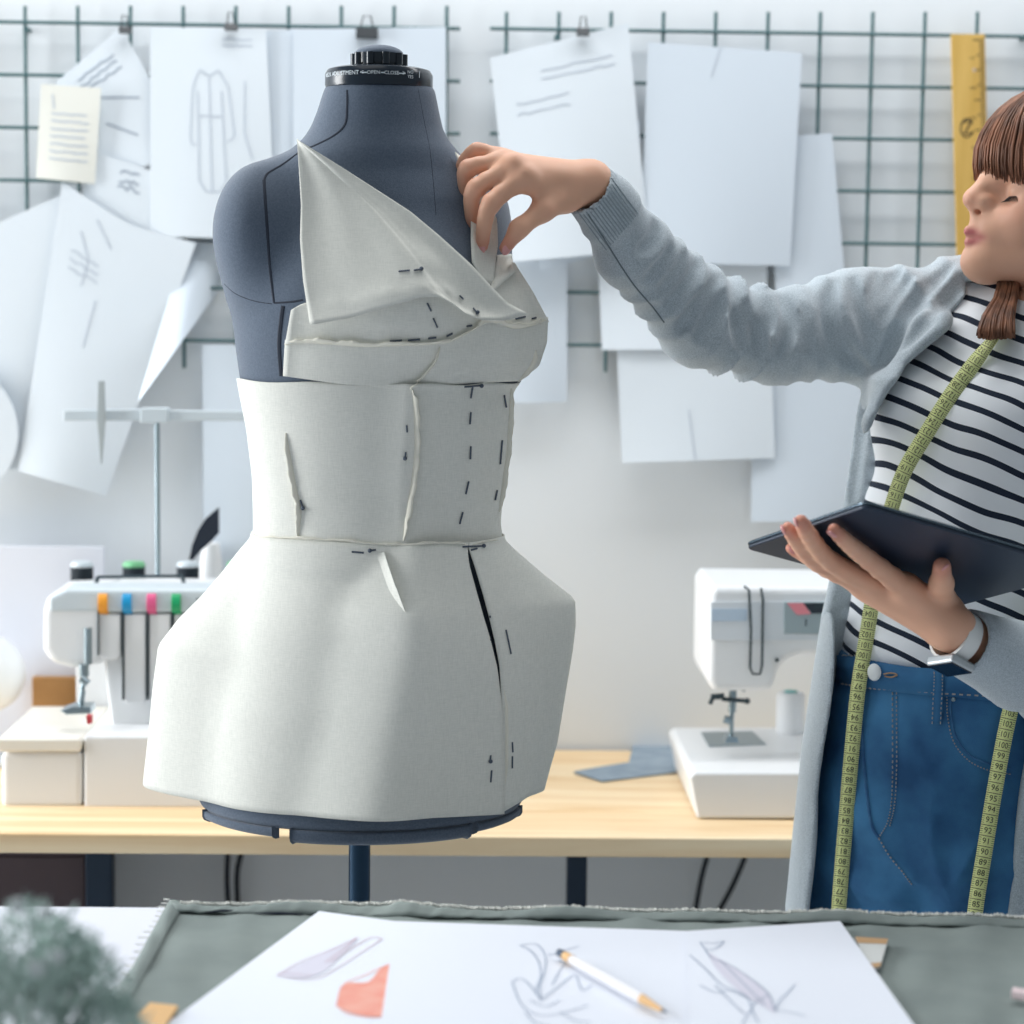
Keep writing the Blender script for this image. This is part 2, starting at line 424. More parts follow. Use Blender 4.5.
# ================================================================== sheets clipped to the grids
M_paper = mat('white_paper',(226,234,241),.9)
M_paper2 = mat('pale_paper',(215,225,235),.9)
M_cream = mat('cream_paper',(236,236,228),.9)
M_pencil = mat('pencil_grey',(198,207,218),.9)
M_ink = mat('ink_grey',(172,183,196),.9)
def sheet(name, label, cn, Y, curl=.006, lines=(), pm=None, lw=.0022, top=None, bot=None, cat='paper', group='sheets clipped on the wall grids', ink=None, tw=.0):
    """cn: TL,TR,BR,BL in the picture; lines: polylines in sheet coordinates (0..1, 0..1 down)"""
    tl,tr,br,bl = cn; nr,nc = 15,11
    G = coons(top or [tl,tr], bot or [bl,br], [tl,bl], [tr,br], nr, nc)
    def at(u,v,off=0):
        i = min(max(v,0),1)*(nr-1); j = min(max(u,0),1)*(nc-1); i0=min(int(i),nr-2); j0=min(int(j),nc-2); a=i-i0; b=j-j0
        p = (1-a)*(1-b)*G[i0,j0]+(1-a)*b*G[i0,j0+1]+a*(1-b)*G[i0+1,j0]+a*b*G[i0+1,j0+1]
        y = Y - curl*(v**2)*(.6+.4*math.sin(3*u+1)) - curl*.5*math.sin(math.pi*u)*v + tw*(u-.5)*v
        return V(p[0],p[1],y-off)
    mb = MB(); v = [at(j/(nc-1),i/(nr-1)) for i in range(nr) for j in range(nc)]
    v2 = [p+np.array([0,.0006,0]) for p in v]; F = grid_faces(nr,nc); n = len(v)
    mb.add(v+v2, F+[tuple(i+n for i in q[::-1]) for q in F])
    rim = [j for j in range(nc)]+[i*nc+nc-1 for i in range(1,nr)]+[(nr-1)*nc+j for j in range(nc-2,-1,-1)]+[i*nc for i in range(nr-2,0,-1)]
    mb.f += [[a,a+n,b+n,b] for a,b in zip(rim,rim[1:]+rim[:1])]; mb.m += [0]*len(rim)
    for ln in lines:
        pts = poly_at(ln, np.linspace(0,1,max(len(ln)*3,6)))
        mb.strip([at(a,b,.0006) for a,b in pts], lw, (0,-1,0), 1)
    o = mb.build(name,[pm or M_paper, ink or M_pencil]); tag(o,label,cat,group); return o
def scribble(u0,v0,u1,rows,dv,amp=.006):
    out = []
    for r in range(rows):
        v = v0+r*dv; k = random.Random(int(v*1e4)+int(u0*100)); n = 9
        out.append([(u0+(u1-u0-.1*k.random()*(u1-u0))*i/n, v+amp*(k.random()-.5)*2) for i in range(n+1)])
    return out
coat = [[(.42,.2),(.36,.28),(.33,.55),(.38,.56)],[(.58,.2),(.66,.28),(.7,.52),(.64,.54)],[(.42,.2),(.5,.23),(.58,.2)],[(.4,.3),(.4,.78),(.62,.78),(.6,.3)],[(.5,.23),(.5,.78)],[(.4,.42),(.6,.42)]]
Yp = YW-.026
sheet('paper_sheet','pale sheet tucked behind the dress form neck, right of the coat drawing',((266,31),(300,29),(302,215),(270,212)),Yp,.004,pm=M_paper2)
sheet('paper_sheet','wide pale sheet hanging under the bulldog clip behind the top of the dress form',((293,29),(446,27),(446,200),(293,205)),Yp-.004,.006,pm=M_paper2)
sheet('paper_sheet','tilted sheet with handwriting in the upper left corner, behind the cream note',((56,82),(121,27),(190,150),(96,185)),Yp+.002,.006,lines=scribble(.25,.12,.8,3,.055,.012)+[[(.3,.3),(.8,.5)],[(.35,.55),(.6,.75)]],ink=M_ink,lw=.003)
sheet('paper_sheet','tall sheet with a faint pencil drawing of a coat, left of the dress form',((150,27),(266,29),(276,240),(150,236)),Yp-.006,.008,lines=coat+scribble(.62,.05,.9,2,.03)+[[(.8,.25),(.78,.5),(.84,.62)]])
sheet('paper_sheet','slanted sheet with a scribbled note below the cream note',((98,153),(168,176),(185,262),(60,262)),Yp-.009,.004,lines=scribble(.35,.1,.62,3,.08,.03),ink=M_ink,lw=.003)
sheet('paper_note','small cream note with faint handwriting clipped on the left grid',((41,84),(101,88),(95,184),(36,178)),Yp-.013,.005,lines=[[(.2,.1),(.24,.25)]]+scribble(.2,.3,.85,7,.08),pm=M_cream)
sheet('paper_sheet','long folded sheet showing its shaded grey back beside the shoulder of the dress form',((186,240),(226,246),(222,286),(138,402)),Yp+.004,.05,pm=M_paper2,tw=.09)
sheet('paper_sheet','large white sheet hanging askew on the left, its lowest corner pointing down',((62,182),(196,243),(106,496),(18,471)),Yp-.016,.012,lines=[[(.2,.12),(.3,.2),(.28,.3)],[(.3,.05),(.45,.12)],[(.42,.32),(.4,.5)]]+scribble(.15,.2,.4,3,.03),pm=M_paper,top=[(62,182),(130,225),(196,243)])
sheet('paper_sheet','big pale sheet at the left edge of the photo, under the round white card',((-40,240),(72,190),(42,468),(-40,470)),Yp-.010,.006,pm=M_paper)
sheet('paper_sheet','narrow bluish sheet hanging low on the wall between the overlock machine and the dress form',((202,345),(300,345),(300,575),(204,575)),Yp,.006,pm=M_paper2)
# right half
sheet('paper_sheet','bluish sheet half hidden behind the right side of the dress form, below the hand',((500,262),(567,260),(567,402),(500,403)),Yp,.006,pm=M_paper2)
sheet('paper_sheet','tall narrow sheet hanging right of the large blank sheet, behind the upper arm',((768,138),(832,133),(847,300),(776,300)),Yp+.002,.005,pm=M_paper2)
sheet('paper_sheet','pale sheet hanging lowest on the wall, partly behind the long grey cardigan',((752,345),(862,345),(866,520),(751,522)),Yp,.006,pm=M_paper2)
sheet('paper_sheet','folded sheet with a crease below the raised forearm',((617,349),(771,346),(775,458),(622,463)),Yp-.006,.010,lines=[[(.45,.55),(.48,1)]],pm=M_paper)
sheet('paper_sheet','pale sheet just behind the raised forearm, above the creased sheet',((598,260),(767,258),(768,349),(602,350)),Yp-.002,.008,pm=M_paper)
sheet('paper_sheet','pale sheet whose lower edge slants out from behind the raised hand',((520,140),(640,120),(640,246),(540,270)),Yp-.004,.010,pm=M_paper2)
sheet('paper_sheet','tilted sheet with faint writing held by a black clip above the raised hand',((490,58),(628,23),(650,250),(512,262)),Yp-.012,.014,lines=scribble(.15,.25,.55,2,.05)+scribble(.35,.12,.9,2,.04),pm=M_paper)
sheet('paper_sheet','large blank sheet to the right of the raised hand, on the right grid',((648,42),(802,53),(790,266),(640,262)),Yp-.008,.010,lines=[[(.47,.0),(.42,.14)]],pm=M_paper2)
# round card at the left edge
mb = MB(); cx,cz = V(-46,432,Yp-.03)[[0,2]]; r = V(18,432,Yp-.03)[0]-cx
n=64; ring=[(cx+r*math.cos(2*math.pi*i/n), Yp-.03, cz+r*1.05*math.sin(2*math.pi*i/n)) for i in range(n)]
mb.add(ring+[(a,b+.004,c) for a,b,c in ring],[tuple(range(n)),tuple(range(2*n-1,n-1,-1))]+[(i,i+n,(i+1)%n+n,(i+1)%n) for i in range(n)])
tag(mb.build('round_card',M_paper),'round white card hanging at the left edge of the photo','card')
# clips
M_black = mat('black_clip',(24,34,42),.4)
def clip(px,py,w,h,Y,lab):
    t = thing('binder_clip',lab,'clip',V(px,py+h/2,Y),'black clips on the grids')
    mb = MB(); a = V(px-w/2,py+h/2,Y); b = V(px+w/2,py-h/2,Y)
    mb.add([(a[0],Y-.007,a[2]),(b[0],Y-.007,a[2]),(b[0],Y+.006,a[2]),(a[0],Y+.006,a[2]),(a[0],Y-.0015,b[2]),(b[0],Y-.0015,b[2]),(b[0],Y+.0015,b[2]),(a[0],Y+.0015,b[2])],[(0,3,2,1),(4,5,6,7),(0,1,5,4),(1,2,6,5),(2,3,7,6),(3,0,4,7)])
    bevel(mb.build('jaw',M_black,t,smooth=False),.001,2)
    mb = MB(); c = (a+b)/2; s = (b[0]-a[0])*.28
    mb.tube([(c[0]-s,Y-.002,b[2]),(c[0]-s*.6,Y-.004,b[2]+.016),(c[0]+s*.6,Y-.004,b[2]+.016),(c[0]+s,Y-.002,b[2])],.0011,6); mb.build('handle',M_black,t)
clip(367,33,22,11,YW-.036,'large black bulldog clip above the knob of the dress form')
clip(231,27,13,7,YW-.04,'small black clip at the top right of the coat drawing')
clip(583,32,13,8,YW-.047,'small black clip holding the tilted sheet above the raised hand')
clip(125,30,12,7,YW-.034,'small black clip in the upper left, above the tilted handwritten sheet')
# ruler
M_rul = mat('yellow_wood',(222,184,104),.55,rgb2=(206,166,84),nscale=6,nstretch=(6,6,1))
M_rink = mat('ruler_ink',(66,58,44),.8)
Yr = YW-.034
rt = thing('wooden_ruler','yellow wooden ruler hanging upright on the right grid beside the face','ruler',V(971,256,Yr))
mb = MB(); mb.prism([(951,34),(985,34),(990,262),(957,262)],Yr-.004,Yr); bevel(mb.build('body',M_rul,rt,smooth=False),.001,2)
mb = MB(); rr=random.Random(3)
for i in range(72):
    y = 40+i*3; xr = 985+(y-34)*.0219; ln = 11 if i%10==0 else (8 if i%5==0 else 5)
    mb.strip([V(xr-1-ln,y,Yr-.0043),V(xr-1,y,Yr-.0043)],.0016,(0,-1,0))
mb.build('scale_marks',M_rink,rt)
mb = MB(); c = V(967,128,Yr-.0043)
for rad,w in ((.0118,.0022),):
    mb.strip([(c[0]+rad*.8*math.cos(a),c[1],c[2]+rad*1.15*math.sin(a)) for a in np.linspace(.5,6.0,28)],w,(0,-1,0))
mb.strip([V(963,122,Yr-.0043),V(971,121,Yr-.0043),V(965,134,Yr-.0043),V(973,133,Yr-.0043)],.0034,(0,-1,0))
mb.build('emblem',M_rink,rt)
def wtext(s,px,py,Y,size,rot=0):
    v,f = text_mesh(s,size); c = V(px,py,Y); cr,sr = math.cos(rot),math.sin(rot)
    return np.array([(c[0]+p[0]*cr-p[1]*sr, c[1], c[2]+p[0]*sr+p[1]*cr) for p in v]),f
for k,y in enumerate(range(58,250,30)):
    mb = MB(); mb.add(*wtext(str(k+1),972+(y-34)*.0219,y,Yr-.0043,.011,math.pi/2)); mb.build('numeral',M_rink,rt)
mb = MB(); mb.tube([V(974,70,Yr-.0045),V(974,70,Yr-.0041)],.003,12); mb.build('hanging_hole',mat('hole_shade',(196,176,156),.8),rt)
# ================================================================== overlock machine, sewing machine, things on the work table
M_white = mat('white_plastic',(236,238,240),.35)
M_white2 = mat('grey_white_plastic',(206,216,222),.4)
M_ivory = mat('ivory_plastic',(236,232,222),.4)
M_steel = mat('brushed_steel',(150,165,172),.3,metal=.9)
M_dark = mat('dark_gap',(40,58,66),.6)
ov = thing('overlock_machine','white overlock machine with four coloured tension dials at the left end of the work table','overlock machine',V(150,808,2.95)*np.array([1,1,0])+np.array([0,0,ZT]))
mb = MB(); mb.prism([(84,736),(268,736),(268,808),(84,808)],2.85,3.10); o=bevel(mb.build('base',M_white,ov,smooth=False),.004)
mb = MB(); mb.prism([(1,752),(82,752),(82,808),(1,808)],2.852,3.05); bevel(mb.build('looper_box',M_white,ov,smooth=False),.008)
mb = MB(); mb.prism([(-3,739),(80,739),(82,743),(80,752),(0,752),(-3,748)],2.845,3.08); bevel(mb.build('cloth_plate',M_ivory,ov,smooth=False),.003)
mb = MB(); mb.prism([(42,612),(47,594),(106,592),(106,664),(72,669),(51,664),(42,650)],2.92,3.07); bevel(mb.build('head_cover',M_white,ov,smooth=False),.012,4)
mb = MB(); mb.prism([(104,591),(262,591),(262,735),(112,735),(104,664)],2.935,3.075); bevel(mb.build('column',M_white,ov,smooth=False),.005)
mb = MB(); mb.prism([(48,597),(66,589),(262,589),(262,613),(48,613)],2.918,2.99); bevel(mb.build('top_cover',M_white2,ov,smooth=False),.006)
for i,(a,b) in enumerate(((99,121),(123,146),(148,171),(173,196),(198,225))):
    yb = 660 if i==0 else 704
    mb = MB(); mb.prism([(a+.6,614),(b,614),(b,yb-4),(b-3,yb),(a+3,yb),(a+.6,yb-4)],2.92,2.936); bevel(mb.build('front_panel',M_white,ov,smooth=False),.003)
for x in (98,122.4,147.2,172.2,197.4):
    mb = MB(); mb.prism([(x-.5,598),(x+.8,598),(x+.8,700 if x>100 else 655),(x-.5,700 if x>100 else 655)],2.9165,2.925); mb.build('groove',M_dark,ov,smooth=False)
for x,c,nm in ((104.5,(240,160,50),'orange tension dial'),(128.5,(20,150,205),'blue tension dial'),(153,(222,92,140),'pink tension dial'),(177.5,(20,160,100),'green tension dial')):
    mb = MB(); a=V(x-4.6,602,2.93); b=V(x+4.6,602,2.93); r=.017
    mb.tube([(a[0],2.928,a[2]),(b[0],2.928,a[2])],r,28); o=mb.build('tension_dial',mat('dial_'+nm.split()[0],c,.4),ov,angle=30); bevel(o,.001,2); tag(o,nm)
# presser foot group
mb = MB(); mb.tube([V(88,628,2.905),V(88,664,2.905)],.0055,14); mb.build('presser_bar',M_steel,ov)
mb = MB(); a=V(85,690,2.91)
mb.tube([V(84,664,2.91),V(84,676,2.91)],.007,12); mb.tube([V(86,672,2.91),V(82,690,2.90)],.0035,10); mb.tube([V(81,678,2.90),V(88,684,2.90)],.006,10); mb.tube([V(83,690,2.905),V(81,704,2.905)],.004,10)
mb.build('needle_clamp',M_steel,ov)
mb = MB(); mb.prism([(60,711),(72,707),(90,707),(91,714),(66,715)],2.88,2.92); bevel(mb.build('presser_foot',M_steel,ov,smooth=False),.002,2)
mb = MB(); mb.prism([(86,716),(91,716),(91,724),(87,724)],2.846,2.86); tag(mb.build('lever',mat('red_lever',(196,60,70),.5),ov,smooth=False),'small red lever')
# thread stand
mb = MB(); mb.tube([V(158,577,3.02),V(157,414,3.02)],.0036,12); mb.build('stand_pole',M_steel,ov)
mb = MB(); mb.prism([(63,410),(150,409),(150,421),(63,421)],3.018,3.03); mb.prism([(165,410),(262,411),(262,421),(165,421)],3.018,3.03); mb.prism([(140,408),(168,408),(168,423),(140,423)],3.012,3.036); bevel(mb.build('guide_bar',M_white2,ov,smooth=False),.002,2)
mb = MB(); mb.prism([(98,381),(104,381),(105,420),(101.5,464),(100.5,464),(97,420)],3.008,3.016); bevel(mb.build('thread_guide',mat('grey_guide',(176,184,186),.4),ov,smooth=False),.001,2)
mb = MB(); mb.tube([V(98,577,2.99),V(182,576,2.99)],.0022,8); mb.tube([V(98,577,2.99),V(96,583,2.985)],.003,8); mb.tube([V(182,576,2.99),V(184,583,2.985)],.003,8); mb.build('thread_rail',M_dark,ov)
Zs = V(150,600,3.12)[2]
mb = MB(); a=V(60,600,3.08); b=V(262,600,3.08); mb.box((a[0],3.08,Zs-.02),(b[0],3.17,Zs)); mb.box((a[0]+.02,3.09,ZT),(b[0]-.02,3.15,Zs-.02)); bevel(mb.build('spool_tray',M_white,ov,smooth=False),.003,2)
M_thread = mat('black_thread',(22,34,44),.8); M_gcap = mat('green_cap',(120,190,140),.5)
for i,(x,cap,lab) in enumerate(((82,M_white2,'black thread spool with a pale cap behind the machine head, leftmost of the spools'),(134,M_gcap,'black thread spool with a green cap, second from the left'),(188,M_white2,'black thread spool with a pale cap beside the dark quill shaped piece'),(238,M_gcap,'black thread spool with a green cap, half hidden by the cream skirt'))):
    c = V(x,575,3.125); c[2]=Zs+.0005; top = V(x,566,3.125)[2]-Zs
    t = thing('thread_spool',lab,'spool',c,'spools behind the overlock machine')
    mb=MB(); mb.lathe(c,[(.0155,0),(.0155,.004),(.0165,.006),(.0165,top-.001)],24); mb.build('thread',M_thread,t)
    mb=MB(); mb.lathe(c,[(.0168,top-.001),(.0168,top+.002),(.014,top+.006),(.004,top+.007)],24); mb.build('cap',cap,t)
# white cone + dark quill
c = V(211,585,3.2); c[2]=ZT
hh = V(211,543,3.2)[2]-ZT
ct = thing('thread_cone','tall white cone standing between the overlock machine and the wall beside the dress form','cone',c)
mb=MB(); mb.lathe(c,[(.038,0),(.036,.01),(.026,hh*.6),(.017,hh-.03),(.013,hh),(.004,hh+.002)],24); mb.build('wound_thread',M_white,ct)
mb=MB(); mb.lathe(c,[(.040,0.0),(.040,.0025)],24); mb.build('cone_base',M_ivory,ct)
mb=MB(); mb.prism([(189,560),(192,545),(198,530),(206,518),(219,507),(219,533),(212,541),(200,552),(193,560)],3.145,3.1475); tag(mb.build('quill',mat('black_feather',(16,28,44),.7),smooth=False),'black pointed quill shaped piece sticking up behind the spools','quill')
# board + brown strip + white ball at far left
mb=MB(); a=V(-60,545,3.2); b=V(105,545,3.2); mb.box((a[0],3.195,ZT+.0005),(b[0],3.2,a[2])); bevel(tag(mb.build('card_board',mat('lilac_white_board',(224,228,238),.8),smooth=False),'pale lilac board leaning upright on the table behind the overlock machine','board'),.001,2)
mb=MB(); a=V(28,680,3.15); b=V(108,680,3.15); mb.box((a[0],3.178,ZT+.0005),(b[0],3.194,a[2]-.001)); bevel(tag(mb.build('wood_block',mat('brown_wood_block',(196,150,96),.7,rgb2=(176,130,80),nscale=10),smooth=False),'light brown wooden block on the table behind the overlock presser foot','block'),.002,2)
c = V(-14,674,3.12); r=.058; st=thing('lamp_globe','white round globe at the left edge of the photo behind the machine','globe',(c[0],c[1],ZT))
mb=MB(); mb.ball(c,r,32,20); mb.build('globe',mat('white_glass',(236,240,242),.3),st)
mb=MB(); mb.lathe((c[0],c[1],ZT),[(.05,0.0005),(.05,.008),(.016,.014),(.012,c[2]-r-ZT+.004)],28); mb.build('stand',M_white2,st)
# grey cloth scrap
M_scrap = mat('grey_felt',(150,164,176),.95,rgb2=(134,150,164),nscale=30,bump=.3,bscale=400)
mb=MB(); pts=[T(x,y,ZT) for x,y in ((574,774),(600,768),(629,764),(633,748),(672,742),(676,774),(640,778),(602,783))]
n=len(pts); up=[p+np.array([0,0,.0012]) for p in pts]; top=[p+np.array([0,0,.0042+.002*math.sin(5*i)]) for i,p in enumerate(pts)]
mb.add(up+top,[tuple(range(n-1,-1,-1)),tuple(range(n,2*n))]+[(i,(i+1)%n,(i+1)%n+n,i+n) for i in range(n)])
tag(mb.build('cloth_scrap',M_scrap,smooth=False),'grey cloth scrap lying on the pine table left of the sewing machine','cloth')
# ------------------------------------------------------------------ sewing machine
sm = thing('sewing_machine','white sewing machine with a small grey display between the dress form and the woman','sewing machine',V(760,818,2.95)*np.array([1,1,0])+np.array([0,0,ZT]))
Y0=2.80
mb=MB(); mb.prism([(689,777),(694,772),(900,772),(900,819),(697,819)],Y0,3.10); o=mb.build('bed',M_white,sm,smooth=False); bevel(o,.006,4)
mb=MB(); mb.prism([(710,590),(716,586),(900,588),(900,655),(800,655),(786,660),(778,672),(772,691),(712,692),(708,680)],2.86,3.06); bevel(mb.build('head',M_white,sm,smooth=False),.012,4)
mb=MB(); mb.prism([(840,640),(900,640),(900,775),(840,775),(834,700)],2.87,3.05); bevel(mb.build('pillar',M_white,sm,smooth=False),.008,3)
mb=MB(); mb.prism([(711,602),(900,602),(900,640),(711,640)],2.8585,2.862); mb.build('front_band',mat('pale_band',(222,228,234),.4),sm,smooth=False)
mb=MB(); mb.prism([(712,609),(747,609),(747,621),(712,621)],2.8575,2.8595); mb.build('stripe',mat('pale_blue_stripe',(190,208,226),.5),sm,smooth=False)
mb=MB(); 
mb.tube([V(744,586,2.857),V(749,590,2.855),V(751,630,2.855),V(750,668,2.855),V(753,674,2.855),V(760,674,2.855),V(762,666,2.855),V(763,600,2.855),V(761,588,2.857)],.0017,8); mb.build('thread_slot',M_dark,sm)
mb=MB(); mb.prism([(784,602),(840,602),(840,634),(784,634)],2.855,2.8588); bevel(mb.build('display_panel',mat('grey_panel',(152,168,174),.4),sm,smooth=False),.001,2)
mb=MB(); mb.prism([(787,603),(803,603),(811,614),(797,615)],2.8543,2.8552); tag(mb.build('sticker',mat('pink_sticker',(228,140,150),.6),sm,smooth=False),'pink sticker')
mb=MB(); mb.prism([(803,603),(836,603),(836,613),(812,613.5)],2.8543,2.8552); tag(mb.build('sticker',mat('black_sticker',(28,40,52),.4),sm,smooth=False),'black sticker')
mb=MB(); mb.strip([V(806,619,2.8548),V(806,626,2.8548)],.002,(0,-1,0)); mb.strip([V(815,606.5,2.8541),V(832,606.5,2.8541)],.002,(0,-1,0)); mb.build('display_mark',M_dark,sm)
mb=MB(); mb.tube([V(777,660,2.863),V(777,660,2.850)],.0028,12); mb.build('button',M_dark,sm)
mb=MB(); mb.tube([V(733,688,2.90),V(732,712,2.90)],.0055,12); mb.tube([V(732,708,2.90),V(731,737,2.90)],.0032,10); mb.tube([V(736,683,2.9),V(746,688,2.9)],.006,10); mb.build('needle_bar',M_steel,sm)
mb=MB(); mb.tube([V(722,699,2.895),V(747,701,2.895)],.003,10); mb.ball(V(747,701,2.893),.0045,14,8); mb.tube([V(711,697,2.895),V(724,696,2.895)],.0042,10); mb.tube([V(713,697,2.895),V(710,704,2.895)],.003,8); mb.build('clamp_screw',M_dark,sm)
mb=MB(); mb.tube([V(724,719,2.895),V(731,721,2.895)],.0055,10); mb.prism([(727,737),(737,737),(739,743),(725,743)],2.885,2.915); mb.build('presser_foot',M_steel,sm)
zb = V(720,772,Y0)[2]
q=[T(x,y,zb+.0004) for x,y in ((701,733),(752,732),(766,745),(709,747))]; q2=[p+np.array([0,0,.0014]) for p in q]
mb=MB(); mb.add(q+q2,[(3,2,1,0),(4,5,6,7),(0,1,5,4),(1,2,6,5),(2,3,7,6),(3,0,4,7)]); o=mb.build('needle_plate',M_steel,sm,smooth=False)
# white spool on the bed
c = T(790,733,zb+.0003); hh = V(790,692,c[1])[2]-c[2]; rr_ = (V(804,700,c[1])[0]-V(776,700,c[1])[0])/2
t=thing('thread_spool','large white thread spool with a teal core standing on the bed of the sewing machine','spool',c)
mb=MB(); mb.lathe(c,[(rr_*.9,0),(rr_,.004),(rr_,hh-.005),(rr_*.9,hh-.001),(rr_*.5,hh)],32); mb.build('thread',M_white,t)
mb=MB(); mb.lathe(c,[(rr_*.48,hh-.002),(rr_*.48,hh+.0015),(rr_*.3,hh+.0015)],24); mb.build('core',mat('teal_core',(90,180,176),.5),t)
# ================================================================== dress form
YC = 2.42
M_form = mat('blue_grey_jersey',(86,99,116),.9,bump=.35,bscale=900,rgb2=(74,87,104),nscale=500,sheen=.25)
M_seam = mat('dark_seam',(26,36,52),.8)
M_gloss = mat('black_gloss_plastic',(22,34,46),.22)
M_print = mat('white_print',(220,230,236),.6)
M_pole = mat('blue_black_steel',(42,66,88),.28,metal=.75)
df = thing('dress_form','blue grey dress form on a steel pole with a black neck cap','dress form',(V(360,840,YC)[0],YC,0))
# silhouette at the centre plane: picture row, left, right, half depth
FORM = [(84,326,434,.058),(110,318,439,.060),(128,311,443,.062),(140,303,449,.066),(150,292,458,.070),(160,276,466,.072),(172,264,474,.074),(200,256,496,.086),(230,250,503,.098),(262,240,511,.110),(300,231,528,.122),(322,233,538,.122),(350,236,535,.118),(372,239,523,.110),(390,242,510,.106),(430,250,506,.100),(480,256,500,.093),(530,257,497,.095),(570,248,506,.108),(620,228,524,.128),(700,208,536,.142),(780,200,526,.146),(803,199,522,.147)]
def fkeys(rows, gx=0.0, gy=0.0):
    out=[]
    for y,l,r,b in rows:
        a=V(l,y,YC); c=V(r,y,YC); out.append(((a[2]+c[2])/2,(a[0]+c[0])/2,YC,(c[0]-a[0])/2+gx,b+gy))
    return out
S = SDF()
S.loft(fkeys(FORM), k=.01)
S.ell(V(258,234,YC-.02),(.050,.066,.077),k=.035)          # shoulder caps
S.ell(V(474,228,YC+.05),(.042,.060,.070),k=.035)
S.ell(V(422,292,YC-.075),(.060,.052,.052),k=.05)          # bust
S.ell(V(508,322,YC-.03),(.022,.050,.040),k=.04)
zb_ = V(360,803,YC)[2]
def botcut(P): return P[...,2]-zb_
v,f = S.mesh(axis((V(195,500,YC)[0]-.02,V(560,500,YC)[0]+.02,.0045)),axis((YC-.2,YC+.2,.0045)),axis((zb_-.03,V(360,78,YC)[2]+.02,.0045)))
v = lap(v,f,2)
body = put_big('body',v,f,M_form,df)
B_form = bvh_of(body)
# gaps between the adjustable panels, drawn as dark inset channels
def surf_line(bvh, pts, n=40, off=0.0, smooth=True, fallback=YC):
    P = smooth_poly(pts,n) if smooth else poly_at(pts,np.linspace(0,1,n)); out=[]; nn=[]
    for x,y in P:
        h,nr = cast(bvh,x,y)
        if h is None:
            if out: h = V(x,y,out[-1][1]); nr = nn[-1]
            else: h = V(x,y,fallback); nr = np.array([0,-1.,0])
            out.append(h); nn.append(nr)
        else: out.append(h+nr*off); nn.append(nr)
    return np.array(out),np.array(nn)
def channel(pts, r, name='panel_gap', n=40, off=-.0002):
    P,N = surf_line(B_form,pts,n,off); mb=MB(); P=P-N*r*.6; mb.tube(P,r,8); return mb.build(name,M_seam,df)
channel([(347,90),(347,108),(345,124),(336,134),(320,143),(300,152),(283,164),(268,173),(264,180)],.0022)
channel([(264,180),(266,210),(268,240),(270,270),(274,303)],.0024)
channel([(274,303),(290,302),(303,300)],.0016)
channel([(418,88),(424,120),(430,150),(434,190),(436,215)],.0008,'seam')
channel([(283,306),(281,320),(279,345),(281,376)],.0038)
channel([(224,284),(236,294),(254,301),(272,304)],.0010,'seam')
# lower hip lobes below the hem
for pts,sl in (([(199,803),(274,803)],0),([(293,803),(471,803)],0),([(477,803),(521,803)],0)):
    pass
zt = V(360,803,YC)[2]
def lobe(x0,x1,drop,name='hip_panel'):
    """closed piece of the hip shell between two picture columns"""
    a=(V(522,803,YC)[0]-V(199,803,YC)[0])/2; cx=(V(522,803,YC)[0]+V(199,803,YC)[0])/2; b=.147
    def th(px):
        X=V(px,830,YC-.1)[0]; return math.acos(max(-1,min(1,(X-cx)/a)))
    t0=th(x0); t1=th(x1); ts=np.linspace(t0,t1,36); mb=MB(); rows=[(1.0,.002),(1.0,-drop*.45),(.992,-drop*.75),(.965,-drop)]
    v=[];nc=len(ts)
    for s,dz in rows:
        for t in ts: v.append((cx+a*s*math.cos(t),YC-b*s*math.sin(t),zt+dz))
    inner=[(cx+a*.94*math.cos(t),YC-b*.94*math.sin(t),zt-drop) for t in ts]; top=[(cx+a*.94*math.cos(t),YC-b*.94*math.sin(t),zt+.002) for t in ts]
    v+=inner+top; f=grid_faces(6,nc); f+=[tuple(r*nc for r in range(6))[::-1], tuple(r*nc+nc-1 for r in range(6))]
    f+=[(5*nc+i,5*nc+i+1,i+1,i) for i in range(nc-1)]
    mb.add(v,f); return bevel(mb.build(name,M_form,df,angle=50),.002,2,50)
lobe(198.6,275,.009); lobe(293,471,.013); lobe(477,522.4,.009)
a_=(V(522,803,YC)[0]+V(199,803,YC)[0])/2
mb=MB(); mb.lathe((a_,YC,zt-.006),[(.01,0),(.098,0),(.10,.002),(.10,.010),(.01,.012)],48); o=mb.build('bottom_plate',M_gloss,df)
# back hip lobe
def lobe_back():
    a=(V(522,803,YC)[0]-V(199,803,YC)[0])/2; cx=a_; b=.147; ts=np.linspace(math.pi+.15,2*math.pi-.15,40); v=[]; nc=40
    for s,dz in ((1,.002),(1,-.007),(.95,-.011),(.8,-.011),(.8,.002)):
        for t in ts: v.append((cx+a*s*math.cos(t),YC-b*s*math.sin(t),zt+dz))
    f=grid_faces(5,nc)+[tuple(r*nc for r in range(5))[::-1],tuple(r*nc+nc-1 for r in range(5))]+[(4*nc+i,4*nc+i+1,i+1,i) for i in range(nc-1)]
    put('hip_panel',v,f,M_form,df,angle=50)
lobe_back()
